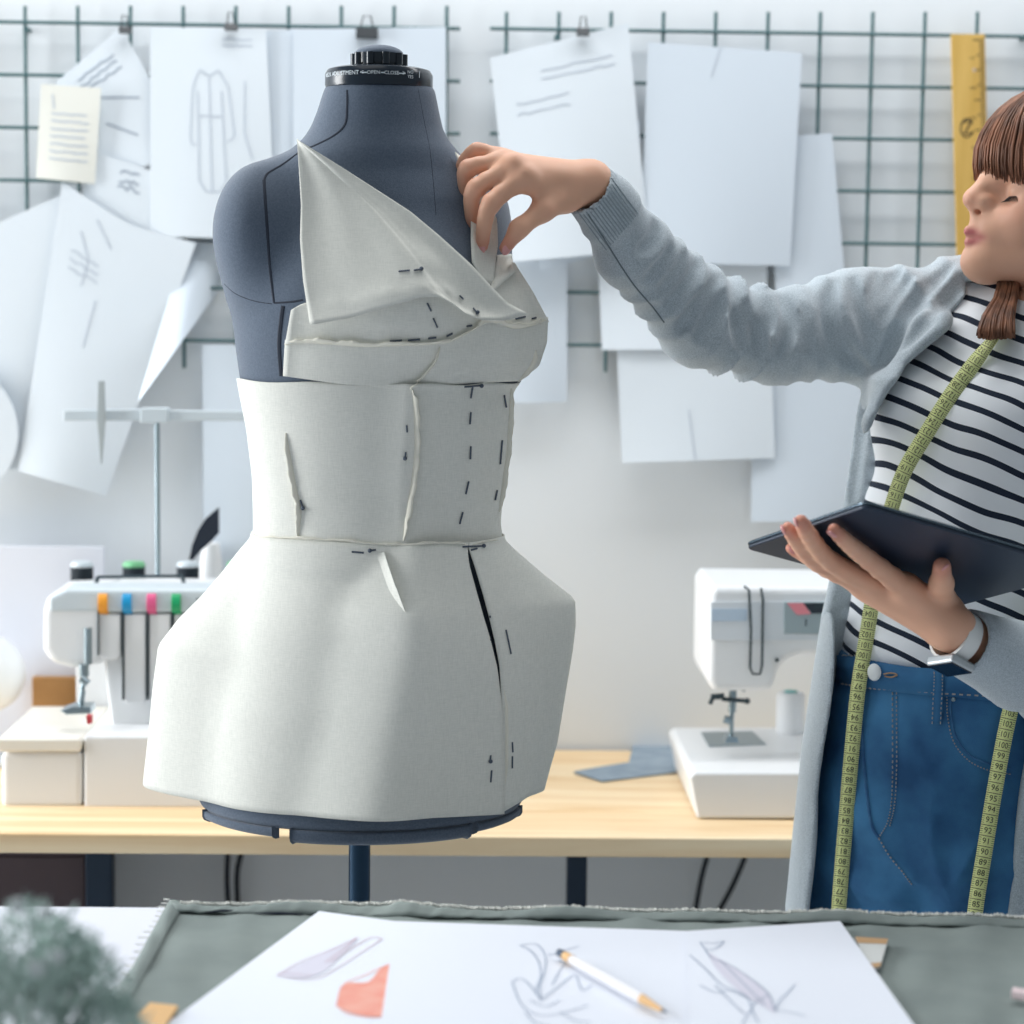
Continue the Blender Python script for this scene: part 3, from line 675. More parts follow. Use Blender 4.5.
# neck cap
nc_=V(379,79,YC); rcap=(V(433,79,YC)[0]-V(325,79,YC)[0])/2
zlow=V(379,88,YC)[2]-nc_[2]; zhi=V(379,70,YC)[2]-nc_[2]
mb=MB(); mb.lathe(nc_,[(rcap-.006,zlow-.004),(rcap-.001,zlow-.001),(rcap,zlow+.002),(rcap,zhi-.006),(rcap-.003,zhi-.001),(rcap-.010,zhi+.001),(.02,zhi+.003)],56); cap=mb.build('neck_cap',M_gloss,df)
mb=MB(); z1=V(379,68,YC)[2]-nc_[2]; z2=V(379,58,YC)[2]-nc_[2]; rk=(V(406,58,YC)[0]-V(352,58,YC)[0])/2
prof=[(rk*.62,z1-.003),(rk*.66,z1+.001),(rk*.88,z2-.009),(rk*.9,z2-.002)]
mb.lathe(nc_,prof,40)
for k in range(10):
    an=2*math.pi*k/10; c=(nc_[0]+rk*.9*math.cos(an),nc_[1]+rk*.9*math.sin(an)); 
    mb.tube([(c[0],c[1],nc_[2]+z2-.009),(c[0],c[1],nc_[2]+z2+.004)],rk*.16,12)
mb.lathe(nc_,[(rk*.93,z2-.007),(rk*.93,z2+.004),(rk*.5,z2+.006)],48)
mb.build('neck_knob',M_gloss,df)
mb=MB(); zt2=V(379,45,YC)[2]-nc_[2]
mb.lathe(nc_,[(rk*.9*math.cos(t),z2+.004+(zt2-z2-.004)*math.sin(t)) for t in np.linspace(0,math.pi/2*.97,10)],40); tag(mb.build('knob_top',M_form,df),'fabric covered knob top')
mb=MB()
def ring_text(s,px,size,dz=0):
    v,f=text_mesh(s,size); a0=math.asin(max(-1,min(1,(V(px,79,YC)[0]-nc_[0])/rcap)))
    return [(nc_[0]+(rcap+.0004)*math.sin(a0+p[0]/rcap),nc_[1]-(rcap+.0004)*math.cos(a0+p[0]/rcap),nc_[2]+p[1]+dz+.001) for p in v],f
mb.add(*ring_text('NECK ADJUSTMENT',340,.0064)); mb.add(*ring_text('OPEN',376,.0056)); mb.add(*ring_text('CLOSE',393.5,.0056))
mb.add(*ring_text('NO',411.5,.005,.002)); mb.add(*ring_text('YES',411.5,.005,-.003)); mb.add(*ring_text('1',420,.010))
def ring_bar(p0,p1,h,dz=.0):
    out=[]; 
    for x in np.linspace(p0,p1,6):
        a0=math.asin((V(x,79,YC)[0]-nc_[0])/rcap)
        for d in (-h,h): out.append((nc_[0]+(rcap+.0004)*math.sin(a0),nc_[1]-(rcap+.0004)*math.cos(a0),nc_[2]+d+dz+.001))
    return out,[(2*i,2*i+2,2*i+3,2*i+1) for i in range(5)]
mb.add(*ring_bar(365,369.5,.0005)); mb.add(*ring_bar(383,386.5,.0005)); mb.add(*ring_bar(400,406,.0005))
def arrow(px,d):
    v,f=text_mesh('>' if d>0 else '<',.0075); a0=math.asin((V(px,79,YC)[0]-nc_[0])/rcap)
    return [(nc_[0]+(rcap+.0004)*math.sin(a0+p[0]/rcap),nc_[1]-(rcap+.0004)*math.cos(a0+p[0]/rcap),nc_[2]+p[1]+.001) for p in v],f
mb.add(*arrow(364.5,-1)); mb.add(*arrow(405.5,1))
tag(mb.build('cap_lettering',M_print,cap),'white lettering on the neck cap')
# pole and foot
pc=V(359.5,850,YC)
mb=MB(); mb.tube([(pc[0],YC,.05),(pc[0],YC,zt-.011)],.0125,20); mb.build('pole',M_pole,df)
mb=MB(); mb.lathe((pc[0],YC,zt-.034),[(.020,0),(.022,.003),(.022,.022)],24); mb.build('collar',M_gloss,df)
for k in range(4):
    an=math.pi/4+k*math.pi/2; c,s=math.cos(an),math.sin(an)
    mb=MB(); mb.tube([(pc[0]+.01*c,YC+.01*s,.075),(pc[0]+.12*c,YC+.12*s,.05),(pc[0]+.2*c,YC+.2*s,.012)],[.012,.011,.010],12); mb.build('foot',M_pole,df)
# ================================================================== draped muslin
def muslin():
    m,nt,b,N,L=new_mat('muslin')
    tc=N.new('ShaderNodeTexCoord')
    def wv(direction,sc):
        w=N.new('ShaderNodeTexWave'); w.wave_type='BANDS'; w.bands_direction=direction; w.inputs['Scale'].default_value=sc; w.inputs['Distortion'].default_value=1.2; w.inputs['Detail'].default_value=2
        L.new(tc.outputs['Object'],w.inputs['Vector']); return w
    a=wv('X',330); c=wv('Z',330); ad=N.new('ShaderNodeMath'); ad.operation='ADD'; L.new(a.outputs['Fac'],ad.inputs[0]); L.new(c.outputs['Fac'],ad.inputs[1])
    bp=N.new('ShaderNodeBump'); bp.inputs['Strength'].default_value=.16; bp.inputs['Distance'].default_value=.0006; L.new(ad.outputs[0],bp.inputs['Height'])
    n=N.new('ShaderNodeTexNoise'); n.inputs['Scale'].default_value=14; n.inputs['Detail'].default_value=5; L.new(tc.outputs['Object'],n.inputs['Vector'])
    bp2=N.new('ShaderNodeBump'); bp2.inputs['Strength'].default_value=.12; bp2.inputs['Distance'].default_value=.01; L.new(n.outputs['Fac'],bp2.inputs['Height']); L.new(bp.outputs['Normal'],bp2.inputs['Normal']); L.new(bp2.outputs['Normal'],b.inputs['Normal'])
    col=[]
    for st in ((1500,110,110),(110,110,1500)):
        mp=N.new('ShaderNodeMapping'); mp.inputs['Scale'].default_value=st; L.new(tc.outputs['Object'],mp.inputs['Vector'])
        q=N.new('ShaderNodeTexNoise'); q.inputs['Scale'].default_value=1; q.inputs['Detail'].default_value=2; L.new(mp.outputs['Vector'],q.inputs['Vector']); col.append(q)
    sm_=N.new('ShaderNodeMath'); sm_.operation='ADD'; L.new(col[0].outputs['Fac'],sm_.inputs[0]); L.new(col[1].outputs['Fac'],sm_.inputs[1])
    rp=N.new('ShaderNodeValToRGB'); rp.color_ramp.elements[0].position=.36; rp.color_ramp.elements[0].color=C(214,215,208); rp.color_ramp.elements[1].position=.62; rp.color_ramp.elements[1].color=C(227,227,220)
    hf=N.new('ShaderNodeMath'); hf.operation='MULTIPLY'; hf.inputs[1].default_value=.5; L.new(sm_.outputs[0],hf.inputs[0]); L.new(hf.outputs[0],rp.inputs['Fac']); L.new(rp.outputs['Color'],b.inputs['Base Color'])
    b.inputs['Roughness'].default_value=.95; b.inputs['Specular IOR Level'].default_value=.2
    return m
M_mus=muslin(); M_edge=mat('raw_cream_edge',(226,223,210),.95); M_pin=mat('dark_pin',(74,84,98),.5,metal=.2)
dr=thing('draped_dress','unfinished cream muslin dress pinned on the dress form','dress',V(340,800,YC))
# corset: closed band with its own silhouette
def ringpts(z,cx,a,b,n=96,exp=2.0):
    out=[]
    for k in range(n):
        t=2*math.pi*k/n; c,s=math.cos(t),math.sin(t); r=(abs(c)**exp+abs(s)**exp)**(-1/exp)
        out.append((cx+a*r*c,YC+b*r*s,z))
    return out
def outside(q,z,cx,m):
    """keep a ring of cloth clear of the form"""
    out=[]
    for p in q:
        d=np.array([p[0]-cx,p[1]-YC]); r=np.linalg.norm(d); d/=r
        h=B_form.ray_cast(Vector((cx+d[0]*.5,YC+d[1]*.5,z)),Vector((-d[0],-d[1],0)))
        rf=0 if h[0] is None else .5-h[3]
        out.append(np.array([cx,YC])+d*max(r,rf+m))
    return np.array(out)
COR=[(380,237.5,519,.118),(392,239,512,.114),(430,246.5,509,.108),(480,252.5,503,.101),(515,254.5,500,.101),(543,253,503,.106)]
v=[];rows=smooth_poly([(y,l,r,b) for y,l,r,b in COR],22)
for i,(y,l,r,b) in enumerate(rows):
    z=V(378,y,YC)[2]; k=(y-380)/163; X=lambda px,Y: V(px,y,Y)[0]
    rx=413-10*k; cx=(X(l,YC)+X(r,YC))/2; a_h=(X(r,YC)-X(l,YC))/2
    L_=np.array([X(l,YC),YC+.004]); Rr=np.array([X(r,YC),YC+.004]); rid=np.array([X(rx,YC-b),YC-b])
    m1=.5*L_+.5*rid+np.array([-.026,-.032]); m2=.5*Rr+.5*rid+np.array([.018,-.020])
    bk=np.array([cx,YC+b]); b1=.5*Rr+.5*bk+np.array([.022,.022]); b2=.5*L_+.5*bk+np.array([-.022,.022])
    q=outside(smooth_poly([rid,m2,Rr,b1,bk,b2,L_,m1,rid],97)[:-1],z,cx,.0035)
    v+=[(p[0],p[1],z+(.0012*math.sin(.6*j) if i==0 else 0)) for j,p in enumerate(q)]
cors=put('corset_panel',v,grid_faces(22,96,True),M_mus,dr,angle=180); solid(cors,.0012,0)
# skirt: open ring at the slit, corners at both sides
# row, left x, left corner depth, ridge x, ridge depth, slit x, slit depth, right x, back depth, gap
SK=[(533,253,2.42,404,.104,468,.086,501.5,.104,.000),
    (540,251,2.42,402,.107,468,.088,503,.107,.002),
    (552,240,2.42,400,.116,471,.093,516,.116,.007),
    (575,222,2.42,400,.132,478,.100,543,.128,.008),
    (598,202,2.42,402,.150,485,.108,573,.138,.008),
    (622,178,2.42,401,.156,492,.112,573,.142,.006),
    (648,158,2.42,395,.160,498,.114,569,.146,.004),
    (690,152,2.42,385,.166,502,.116,561,.150,.000),
    (740,147,2.42,375,.172,503,.118,552,.154,-.001),
    (786,141.5,2.42,367,.176,503,.120,538,.156,-.001)]
rows=np.array(poly_at([tuple(r) for r in SK],np.linspace(0,1,40)))
rows=np.stack([np.interp(np.linspace(533,786,46),[r[0] for r in SK],[r[k] for r in SK]) for k in range(10)],1)
v=[];NCOL=None
for y,l,ly,rx,rd,sx,sd,rr2,bd,gap in rows:
    z=V(360,y,YC)[2]; X=lambda px,Y: V(px,y,Y)[0]
    cx=(X(l,YC)+X(rr2,YC))/2; k=max(0,(y-537)/249)
    L_=np.array([X(l,YC),YC+.005]); Rr=np.array([X(rr2,YC),YC+.01])
    rid=np.array([X(rx,YC-rd),YC-rd]); sl=np.array([X(sx,YC-sd),YC-sd])
    m1=.5*L_+.5*rid+np.array([.002,-.020+.002*k]); m2=.5*rid+.5*sl+np.array([.003,-.005]); m3=.5*sl+.5*Rr+np.array([.008*(1-.3*k),-.010])
    tng=(m3-m2)/np.linalg.norm(m3-m2)
    s0=sl+tng*gap/2; s1=sl-tng*gap/2
    bk=np.array([cx+.01,YC+bd]); b1=.5*Rr+.5*bk+np.array([.014,.020]); b2=.5*L_+.5*bk+np.array([-.014,.020])
    q=outside(smooth_poly([s0,m3,Rr,b1,bk,b2,L_,m1,rid,m2,s1],100),z,cx,.0045 if k<.1 else .002); NCOL=len(q)
    # soft vertical undulation
    for j,p in enumerate(q):
        t=j/NCOL; w=.0022*k*math.sin(31*t+2)*math.sin(7*t)
        nrm=(p-np.array([cx,YC])); nrm/=np.linalg.norm(nrm)
        pp=p+nrm*w; v.append((pp[0],pp[1],z+(.0025*math.sin(t*17)*k)))
nr=len(rows)
F=grid_faces(nr,NCOL)
# seam closed below the slit
skirt=put('skirt_panel',v,F,M_mus,dr,angle=180); solid(skirt,.0014,-1)
B_skirt=bvh_of(skirt); B_all=None
# bust bands as cloth on the form
def cloth(name,top,bot,left,right,nr,nc,off,relax=0,lift=None,bvh=None,fall=YC+.02,mt=None,thick=.0012):
    G=coons(top,bot,left,right,nr,nc); Yg=np.full((nr,nc),np.nan)
    for i in range(nr):
        for j in range(nc):
            h,n=cast(bvh or B_form,*G[i,j])
            if h is not None: Yg[i,j]=h[1]
    for j in range(nc):
        pass
    bad=np.isnan(Yg)
    if bad.any():
        for i in range(nr):
            last=np.nan
            for j in range(nc):
                if not bad[i,j]: last=Yg[i,j]
                elif not np.isnan(last): Yg[i,j]=min(last+.012*0+ .0,fall) if np.isnan(Yg[i,j]) else Yg[i,j]
            last=np.nan
            for j in range(nc-1,-1,-1):
                if not np.isnan(Yg[i,j]): last=Yg[i,j]
                elif not np.isnan(last): Yg[i,j]=last
        for i in range(1,nr):
            if np.isnan(Yg[i]).any(): Yg[i]=np.where(np.isnan(Yg[i]),Yg[i-1],Yg[i])
        for i in range(nr-2,-1,-1): Yg[i]=np.where(np.isnan(Yg[i]),Yg[i+1],Yg[i])
    Y0=Yg.copy()
    for _ in range(relax):
        Z=np.pad(Yg,1,mode='edge'); A=(Z[:-2,1:-1]+Z[2:,1:-1]+Z[1:-1,:-2]+Z[1:-1,2:])/4; Yg=np.minimum(A,Y0+ (bad*.02))
    Yg=Yg-off
    if lift is not None:
        for i in range(nr):
            for j in range(nc): Yg[i,j]-=lift(j/(nc-1),i/(nr-1))
    v=[V(G[i,j,0],G[i,j,1],Yg[i,j]) for i in range(nr) for j in range(nc)]
    o=put(name,v,grid_faces(nr,nc),mt or M_mus,dr,angle=180); solid(o,thick,0); return o
low=cloth('under_bust_band',[(285,340),(330,339),(390,340),(440,339),(456,335),(472,325),(490,318),(515,322),(548,317)],[(283,376),(340,384),(410,389),(470,383),(519,381)],[(285,340),(283,376)],[(548,317),(547,342),(539,366),(519,381)],18,46,.0055,relax=10)
up=cloth('upper_bust_band',[(291,310),(303,303),(360,299),(425,284),(470,298),(490,288),(514,262)],[(285,344),(330,343),(390,345),(440,344),(455,340),(472,330),(490,323),(515,327),(549,322)],[(291,310),(285,344)],[(514,262),(533,292),(549,322)],22,46,.0075,relax=16)
B_up=bvh_of(up,low,body)
tri=cloth('bust_drape',[(297,139),(298,140)],[(310,325),(350,318),(395,305),(423,297),(439,296.5),(454,304),(466,314),(482,320),(505,320.5),(529,314)],[(297,139),(299,170),(301,205),(300,240),(303,280),(306,300),(310,325)],[(298,140),(340,166),(410,211),(440,236),(472,265),(492,287),(508,303),(529,314)],40,44,.006,relax=400,bvh=B_up,lift=lambda u,v: .009*(max(0,v-.84)/.16)**2*(.6+.4*math.sin(9*u+1))+.003+.0016*math.sin(16*u+5*v)*v*(1-v)*2,thick=.0008)
side=cloth('collar_strip',[(455,152),(470,164)],[(484,283),(500,268)],[(455,152),(464,180),(471,215),(471,240),(472,262),(484,283)],[(470,164),(484,190),(497,220),(498,245),(496,258),(493,285)],24,8,.010,relax=20,bvh=B_form)
cloth('side_bust_panel',[(497,255),(511,254)],[(487,297),(512,268)],[(497,255),(493,280),(487,297)],[(511,254),(513,262),(515,272)],8,8,.0105,relax=2,bvh=B_up)
B_cl=bvh_of(up,low,tri,cors,skirt)
# raw seam ridges
def ridge(name,pts,h,side,n=60,w=.0012,bvh=None,wave=.0,mt=None,dz=0):
    P,N=surf_line(bvh or B_cl,pts,n,.0005); v=[]
    for i in range(n):
        t=P[min(i+1,n-1)]-P[max(i-1,0)]; t/=np.linalg.norm(t)+1e-9
        sd=np.cross(N[i],t); e=min(1,min(i,n-1-i)/5); hh=(h*(1+wave*math.sin(i*.7)+wave*.6*math.sin(i*1.9)))*(.25+.75*e)
        q=P[i]+N[i]*hh*.8+sd*side*hh*.75
        v+=[P[i]-N[i]*.001,.5*(P[i]+q)+N[i]*hh*.05,q]
    f=[]
    for i in range(n-1):
        for k in range(2): f.append((3*i+k,3*i+3+k,3*i+4+k,3*i+1+k))
    o=put(name,v,f,mt or M_edge,dr,angle=180); solid(o,.0009,0); return o
ridge('seam_allowance',[(285,345),(310,344),(335,345),(362,347),(400,346),(440,344),(455,340),(472,331),(488,323),(500,325),(515,329),(532,326),(546,321)],.009,1,90,wave=.18)
ridge('seam_allowance',[(440,347),(438,358),(432,368),(422,379),(411,389)],.006,-1,30)
ridge('seam_allowance',[(412,389),(413.5,420),(414,450),(411,480),(406,510),(403,541)],.0065,1,60,wave=.1)
ridge('seam_allowance',[(287,433),(294,470),(298,492),(302,510),(299,537)],.006,-1,40,wave=.12)
ridge('seam_allowance',[(510,389),(508,420),(506,450),(502,480),(498,512)],.006,1,40,wave=.1)
ridge('seam_allowance',[(535,350),(530,364),(518,381)],.005,1,20)
ridge('waist_seam',[(256,538),(290,539),(330,541),(375,545),(410,546),(440,544),(470,545),(500,540)],.003,1,60,wave=.3)
# dart fold on the skirt: a flap that lifts towards its right edge
lo=[(372,553),(379,575),(388,596),(403,613)]; hi=[(386,553),(393,573),(400,594),(406,613)]
PL,_=surf_line(B_skirt,lo,20,-.0005); PH,NH=surf_line(B_skirt,hi,20,.0005); v=[]
for i in range(20):
    t=i/19; h=.0085*(math.sin(math.pi*(.10+.88*t))**.7)
    for u in (0,.3,.6,.85,1.0): v.append(PL[i]*(1-u)+PH[i]*u+NH[i]*h*u**1.4)
    v.append(PH[i]+NH[i]*h*.55-(PH[i]-PL[i])*.10); v.append(PH[i]-(PH[i]-PL[i])*.45-NH[i]*.001)
put('dart_fold',v,grid_faces(20,7),M_mus,dr,angle=180)
# seam down the skirt right of the slit
ridge('seam_allowance',[(503,690),(504,720),(504,750),(504,784)],.004,1,30,bvh=B_skirt)
B_cl=bvh_of(up,low,tri,cors,skirt)
def pin(x0,y0,x1,y1,head=False):
    P,N=surf_line(B_cl,[(x0,y0),((x0+x1)/2,(y0+y1)/2),(x1,y1)],5,.0018,smooth=False)
    mb=MB(); mb.tube(P,.0010,6); 
    if head: mb.ball(P[-1]+N[-1]*.001,.0024,10,6)
    mb.build('pin',M_pin,dr)
for q in [(472,386,470,398),(470,412,469,424),(470,446,469.5,459),(468,481,465,494),(462,512,459,524),(464,386,480,385,1),(399,272,410,271),(414,271,421,270,1),(427,303,431,311),(433,318,437,327),(390,341,402,340),(408,340,420,339),(428,338,436,337),(459,296,463,300),(473,309,477,314,1),(446,336,452,333),(466,326,471,325),(515,319,524,317),(407,425,407.5,432),(406,452,405.5,458,1),(503,395,505,407),(501,440,499,464),(496,490,494,500),(352,552,364,553),(376,550,370,551,1),(462,547,482,546,1),(468,551,476,549),(489,616,489.5,622,1),(490,632,490,640),(490,755,489.5,761,1),(491,770,490,782),(511,742,511.5,752),(511,756,511,768),(505,630,510,654),(301,500,304,508,1),(505,268,511,275),(531,319,535,318)]:
    pin(*q)
# ================================================================== woman
FLIP_L=True; FLIP_R=True
PHI=R(40); FW=np.array([-math.sin(PHI),-math.cos(PHI),0]); LT=np.array([math.cos(PHI),-math.sin(PHI),0])
LROT=-PHI       # loft rotation: lateral axis along LT
YWM=2.50
def skin_mat():
    m,nt,b,N,L=new_mat('skin')
    at=N.new('ShaderNodeAttribute'); at.attribute_name='lip'; ab=N.new('ShaderNodeAttribute'); ab.attribute_name='blush'
    m1=N.new('ShaderNodeMix'); m1.data_type='RGBA'; m1.inputs['A'].default_value=C(228,176,147); m1.inputs['B'].default_value=C(196,120,104); L.new(ab.outputs['Fac'],m1.inputs['Factor'])
    m2=N.new('ShaderNodeMix'); m2.data_type='RGBA'; L.new(m1.outputs['Result'],m2.inputs['A']); m2.inputs['B'].default_value=C(196,112,110); L.new(at.outputs['Fac'],m2.inputs['Factor'])
    L.new(m2.outputs['Result'],b.inputs['Base Color']); b.inputs['Roughness'].default_value=.5
    b.inputs['Subsurface Weight'].default_value=.12; b.inputs['Subsurface Radius'].default_value=(.012,.005,.003); b.inputs['Subsurface Scale'].default_value=.6
    tc=N.new('ShaderNodeTexCoord'); n=N.new('ShaderNodeTexNoise'); n.inputs['Scale'].default_value=260; L.new(tc.outputs['Object'],n.inputs['Vector'])
    bp=N.new('ShaderNodeBump'); bp.inputs['Strength'].default_value=.05; bp.inputs['Distance'].default_value=.001; L.new(n.outputs['Fac'],bp.inputs['Height']); L.new(bp.outputs['Normal'],b.inputs['Normal'])
    return m
M_skin=skin_mat()
M_nail=mat('nail',(214,152,150),.3)
M_hair=mat('brown_hair',(148,100,74),.42,rgb2=(94,62,46),nscale=40,nstretch=(2,2,.3),spec=.4)
pw=thing('person','woman in grey cardigan and striped shirt reaching to the dress form, holding a tablet','person',(V(940,850,YWM)[0],YWM,0))
# head frame
AZ=R(15); HF=np.array([-math.cos(AZ),-math.sin(AZ),0]); HL=np.array([math.sin(AZ),-math.cos(AZ),0]); HU=np.array([0,0,1.])
HM=np.stack([HF,HL,HU],1)
HO=V(964,198,2.46)-HM@np.array([.121,0,-.009])
def H(f,l,u): return HO+HM@np.array([f,l,u])
B=SDF()
def wl(rows,Y=YWM):
    out=[]
    for y,cx,a,b in rows:
        p=V(cx,y,Y); out.append((p[2],p[0],Y,a,b))
    return out
TORSO=[(318,1055,.075,.055),(345,1020,.112,.060),(400,998,.106,.076),(450,986,.106,.082),(500,970,.106,.082),(560,957,.104,.080),(620,948,.106,.080),(690,944,.110,.084),(760,938,.130,.098),(830,930,.144,.104),(880,928,.135,.095)]
B.loft(wl(TORSO),k=.02,rot=LROT)
SHR=V(925,316,2.575); ELR=V(700,318,2.53); MDR=V(785,336,2.552); SHL=V(1128,352,2.42); ELL=V(1115,712,2.40)
B.cone(V(1010,325,2.53),SHR,.038,.038,k=.03); B.cone(V(1050,320,2.47),SHL,.05,.045,k=.03)
WR=V(592,183,2.40)
B.cone(SHR,MDR,.038,.034,k=.02); B.cone(MDR,ELR,.034,.030,k=.02); B.cone(ELR,V(634,250,2.46),.030,.0225,k=.015); B.cone(V(634,250,2.46),WR,.0225,.0225,k=.015)
WL=V(958,632,2.212)
B.cone(SHL,ELL,.043,.036,k=.02); B.cone(ELL,WL,.036,.0235,k=.015)
# legs
for hx,Yh,ax in ((880,2.56,.40),(985,2.455,.52)):
    hip=V(hx,850,Yh); kn=np.array([ax+.0,Yh-.01,.46]); an=np.array([ax+.01,Yh+.03,.09])
    kn[0]=hip[0]+.0; an[0]=hip[0]+.005
    B.cone(hip,kn,.078,.050,k=.02); B.cone(kn,an,.050,.034,k=.02); B.cone(an,an+FW*.15+np.array([0,0,-.055]),.032,.022,k=.02)
# neck and head
NB=V(1068,326,2.50)
B.cone(H(-.035,0,-.06),NB,.048,.050,k=.03)
B.ell(H(-.008,0,.025),(.093,.073,.083),k=.02,rot=HM)
B.ell(H(.034,0,-.022),(.055,.058,.076),k=.025,rot=HM)
B.ell(H(.088,0,-.047),(.022,.030,.030),k=.02,rot=HM)
for s in (-1,1):
    B.cone(H(.088,s*.008,-.084),H(.012,s*.046,-.076),.020,.022,k=.02)
    B.ell(H(.060,s*.036,-.034),.027,k=.02)
    B.cone(H(.082,s*.010,.018),H(.066,s*.042,.016),.009,.009,k=.015)
B.ell(H(.1005,0,-.081),.0195,k=.012)
for s in (-1,1): B.ell(H(.088,s*.033,-.002),.0135,k=.012,op='s')
for s in (-1,1): B.ell(H(.0665,s*.032,-.003),.0135,k=.003)
B.cone(H(.082,0,.022),H(.1085,0,-.0085),.0085,.0112,k=.014)
B.ell(H(.1065,0,-.0105),(.0135,.012,.011),k=.006,rot=HM)
for s in (-1,1): B.ell(H(.0985,s*.0125,-.0145),(.0125,.0078,.0095),k=.006,rot=HM)
B.cone(H(.1035,0,-.020),H(.104,0,-.040),.0075,.0062,k=.008)
for s in (-1,1): B.ell(H(.1045,s*.0065,-.0242),(.0055,.0035,.0035),k=.003,rot=HM,op='s')
for s in (-1,1):
    B.cone(H(.1125,0,-.0465),H(.097,s*.021,-.0535),.0062,.0042,k=.003)
    B.cone(H(.1105,0,-.0588),H(.097,s*.019,-.0550),.0070,.0042,k=.003)
for s in (-1,1): B.cone(H(.121,0,-.0530),H(.104,s*.024,-.0552),.0012,.0012,k=.004,op='s')
for s in (-1,1): B.ell(H(-.012,s*.074,-.012),(.017,.008,.028),k=.006,rot=HM)
# raised hand (her right): picture joints with depths
def hv(x,y,d): return V(x,y,YH+d)
YH=2.335
fing=[
 [(523,177.5,.008),(491.5,203,-.006),(484,227,-.004),(482.5,246.5,.006)],
 [(513,167,.012),(476,188.5,.006),(471.5,209,.014),(474,228,.024)],
 [(505,161.5,.024),(468,168.5,.022),(465.5,188,.032),(467,204,.042)],
 [(502,159,.040),(477,150.5,.040),(462.5,164,.048),(463,177,.058)]]
frad=[(.0112,.0092,.0078,.0062),(.0110,.0090,.0076,.0062),(.0105,.0084,.0072,.0058),(.0094,.0074,.0064,.0052)]
hand=[]
for fj,fr in zip(fing,frad):
    P=[hv(*q) for q in fj]; hand.append(P)
    Q=smooth_poly(P,10); Rr=np.interp(np.linspace(0,3,10),[0,1,2,3],fr)
    B.chain(Q,Rr,k=.0035)
    B.ell(P[1],fr[1]*1.06,k=.006)
wr=V(590,181.5,2.395)
for P,(ra,rb) in zip(hand,((.0118,.0170),(.0112,.0165),(.0105,.0155),(.0092,.0135))):
    B.cone(P[0],wr+(P[0]-hand[1][0])*.32,ra,rb,k=.012)
B.ell(hand[0][0]+np.array([.002,-.003,.001]),.0118,k=.008); B.ell(hand[1][0]+np.array([0,-.003,.002]),.0112,k=.008)
th=[V(566,196,2.378),V(543,210,2.350),V(519,228.5,2.335),V(505.5,248,2.335)]
B.chain(th,(.0165,.0118,.0095,.0070),k=.009)
B.cone(th[0],wr,.0165,.021,k=.012)
B.cone(V(552,196,2.36),V(532,186,2.345),.008,.008,k=.014)
# the plane of the tablet's back, which the lower hand carries
tL=V(752,551,2.185); tT=V(857,504.5,2.020); tB=V(965,609,2.310)
_tn=np.cross(tB-tL,tT-tL); _tn/=np.linalg.norm(_tn)
def tabp(x,y,c):
    d=ray(x,y); t=((tL-CAMLOC)@_tn)/(d@_tn); p=CAMLOC+d*t; return CAMLOC+d*(t-c/np.linalg.norm(d)*1.0)
# lower hand (her left) under the tablet
Ht=2.235
fing2=[
 [(905,588,.072),(869,560,.054),(850,545,.046),(834,530,.037)],
 [(888,591,.070),(832,562,.054),(810,537,.045),(801,521,.036)],
 [(872,588,.066),(820,563,.048),(800,545,.040),(788,528,.030)],
 [(862,584,.058),(826,569,.043),(806,556,.036),(791,548,.030)]]
frad2=[(.0122,.0098,.0084,.0066),(.0122,.0100,.0086,.0066),(.0118,.0096,.0082,.0064),(.0105,.0084,.0072,.0058)]
hand2=[]
for fj,fr in zip(fing2,frad2):
    P=[tabp(x,y,d) for x,y,d in fj]; hand2.append(P)
    Q=smooth_poly(P,10); B.chain(Q,np.interp(np.linspace(0,3,10),[0,1,2,3],fr),k=.0035)
wr2=V(948,627,2.205)
for P,(ra,rb) in zip(hand2,((.014,.019),(.0145,.019),(.014,.018),(.012,.016))):
    B.cone(P[0],wr2+(P[0]-hand2[1][0])*.25,ra,rb,k=.012)
th2=[tabp(944,612,.105),tabp(942,600,.078),tabp(941.5,583,.060),tabp(942,566,.046)]
B.chain(th2,(.0185,.0140,.0115,.0090),k=.008); B.cone(th2[0],wr2,.0185,.022,k=.012)
B.cone(hand2[0][0],th2[0],.010,.014,k=.014)
zb0=V(945,700,YWM)[2]
ax=axis((V(455,200,2.3)[0]-.02,.125,.0022),(.125,.30,.006),(.30,HO[0]+.11,.0022),(HO[0]+.11,1.02,.008))
ay=axis((1.97,2.62,.0024),(2.62,2.85,.006))
az=axis((-.02,.98,.010),(.98,HO[2]+.125,.0023))
v,f=B.mesh(ax,ay,az)
v=lap(v,f,1,.4)
loc=(v-HO)@HM
def g(c,s): return np.exp(-(((loc-np.array(c))/np.array(s))**2).sum(1))
lip=np.clip(1.5*g((.1135,0,-.0475),(.010,.014,.0046))+1.5*g((.110,0,-.0590),(.010,.013,.0048))+.9*g((.1035,.012,-.0535),(.008,.010,.0045))+.9*g((.1035,-.012,-.0535),(.008,.010,.0045)),0,1)
blush=np.clip(.35*g((.065,.045,-.028),(.03,.03,.018))+.3*g((.115,0,-.011),(.012,.014,.010)),0,1)
for P in hand+hand2+[th,th2]:
    d=np.linalg.norm(v-P[-1],axis=1); blush=np.maximum(blush,.75*np.exp(-(d/.016)**2))
    for q in P[:2]: blush=np.maximum(blush,.35*np.exp(-(np.linalg.norm(v-q,axis=1)/.010)**2))
bodyw=put_big('body',v,f,M_skin,pw,{'lip':lip,'blush':blush})
